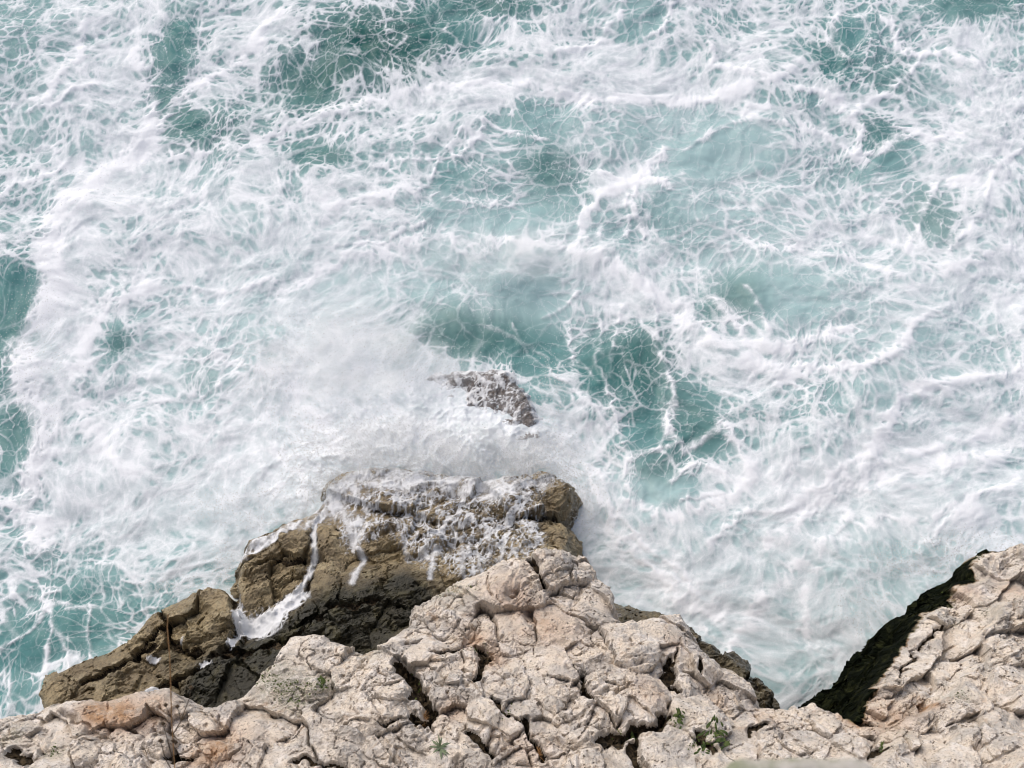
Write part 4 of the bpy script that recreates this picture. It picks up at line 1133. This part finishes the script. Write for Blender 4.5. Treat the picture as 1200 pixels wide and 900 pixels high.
# ---- dry stalk growing on the near cliff top, leaning out over the water
def tube(pts, radii, sides=6):
    pts = np.array(pts, float)
    d = np.gradient(pts, axis=0)
    d /= np.linalg.norm(d, axis=1)[:, None]
    ref = np.array((1.0, 0.2, 0.1))
    a_ = np.cross(d, ref); a_ /= np.linalg.norm(a_, axis=1)[:, None]
    b_ = np.cross(d, a_)
    th = np.arange(sides) / sides * 2 * np.pi
    co = pts[:, None, :] + (a_[:, None, :] * np.cos(th)[None, :, None] + b_[:, None, :] * np.sin(th)[None, :, None]) * np.array(radii)[:, None, None]
    n = len(pts)
    q = [(i * sides + j, i * sides + (j + 1) % sides, (i + 1) * sides + (j + 1) % sides, (i + 1) * sides + j) for i in range(n - 1) for j in range(sides)]
    return co.reshape(-1, 3), np.array(q)


def path(lst, sub=6):
    """smooth path through (px, py, z)"""
    p = np.array([(*[float(v) for v in at(a, b, z)], z) for a, b, z in lst])
    t = np.linspace(0, len(p) - 1, (len(p) - 1) * sub + 1)
    return np.stack([np.interp(t, np.arange(len(p)), p[:, k]) for k in range(3)], -1)


b0 = np.array((*[float(v) for v in at(207, 925, 17.45)], 17.40))
stalk = empty("dry_stalk", tuple(b0), "thin orange brown dry stalk rising in front of the wet rock slab", "plant")


def stick(name, lst, r0, r1, mat, sub=6):
    p = path(lst, sub)
    c, q = tube(p, np.linspace(r0, r1, len(p)))
    return mesh_obj(name, c - b0, q, mat, stalk)


stick("stem", [(207, 925, 17.42), (204, 890, 17.55), (201, 840, 17.75), (200, 800, 17.92), (199, 770, 18.04), (196, 735, 18.16), (197, 720, 18.22)], 0.0030, 0.0026, M["straw"])
stick("twig", [(204, 895, 17.53), (197, 870, 17.66), (191, 848, 17.76)], 0.003, 0.0016, M["twig"])
stick("twig", [(202, 862, 17.66), (212, 845, 17.76), (222, 818, 17.9), (224, 806, 17.95)], 0.0028, 0.0014, M["twig"])
stick("twig", [(206, 910, 17.5), (194, 890, 17.6), (188, 868, 17.68)], 0.003, 0.0016, M["twig"])
stick("twig", [(212, 845, 17.76), (208, 828, 17.84)], 0.002, 0.0012, M["twig"])
stick("twig", [(200, 840, 17.75), (194, 826, 17.82)], 0.002, 0.0012, M["twig"])
for (a, b, z) in ((191, 848, 17.76), (224, 806, 17.95), (208, 828, 17.84), (214, 842, 17.78), (188, 868, 17.68), (203, 868, 17.64), (194, 826, 17.82), (206, 870, 17.64)):
    x, y = at(a, b, z)
    c = np.array([(0, 0, .022), (.012, 0, 0), (0, .012, 0), (-.012, 0, 0), (0, -.012, 0), (0, 0, -.018)])
    q = np.array([(0, 1, 2), (0, 2, 3), (0, 3, 4), (0, 4, 1), (5, 2, 1), (5, 3, 2), (5, 4, 3), (5, 1, 4)])
    mesh_obj("seed_head", c + np.array((float(x), float(y), z)) - b0, q, M["twig"], stalk)


# ------------------------------------------------------------------ fine mist hanging over the breaking wave
def mat_mist():
    k = NT("spray_mist")
    oc = k.n("TexCoord").outputs["Object"]
    ln = k.n("VectorMath", {0: oc}, operation='LENGTH').outputs["Value"]
    body = k.ramp(ln, 0.15, 1.0, 1.0, 0.0)
    puff = k.ramp(k.noise(1.5, 4, 0.6), 0.38, 0.68)
    v = k.n("VolumePrincipled", {"Color": (0.99, 0.99, 0.995, 1), "Density": k.math('MULTIPLY', k.math('MULTIPLY', body, puff), 1.5), "Anisotropy": 0.2})
    k.t.links.new(v.outputs[0], k.out.inputs["Volume"])
    return k.m


M["mist"] = mat_mist()
mb = bmesh.new()
bmesh.ops.create_icosphere(mb, subdivisions=3, radius=1.0)
mist_mesh = bpy.data.meshes.new("spray_mist")
mb.to_mesh(mist_mesh)
mb.free()
mist_mesh.materials.append(M["mist"])
for (px, py, z, sx, sy, sz) in ((410, 420, .5, 3.0, 1.7, .8), (470, 515, .7, 2.4, 0.9, .8), (575, 525, .7, 1.7, 0.7, .7), (600, 300, .35, 2.6, 0.9, .5)):
    o = bpy.data.objects.new("spray_mist", mist_mesh)
    x, y = at(px, py, z)
    o.location = (float(x), float(y), z)
    o.scale = (sx, sy, sz)
    col.objects.link(o)
    tag(o, "thin white spray mist hanging over the broken water", "mist", "mist over the broken water", "stuff")
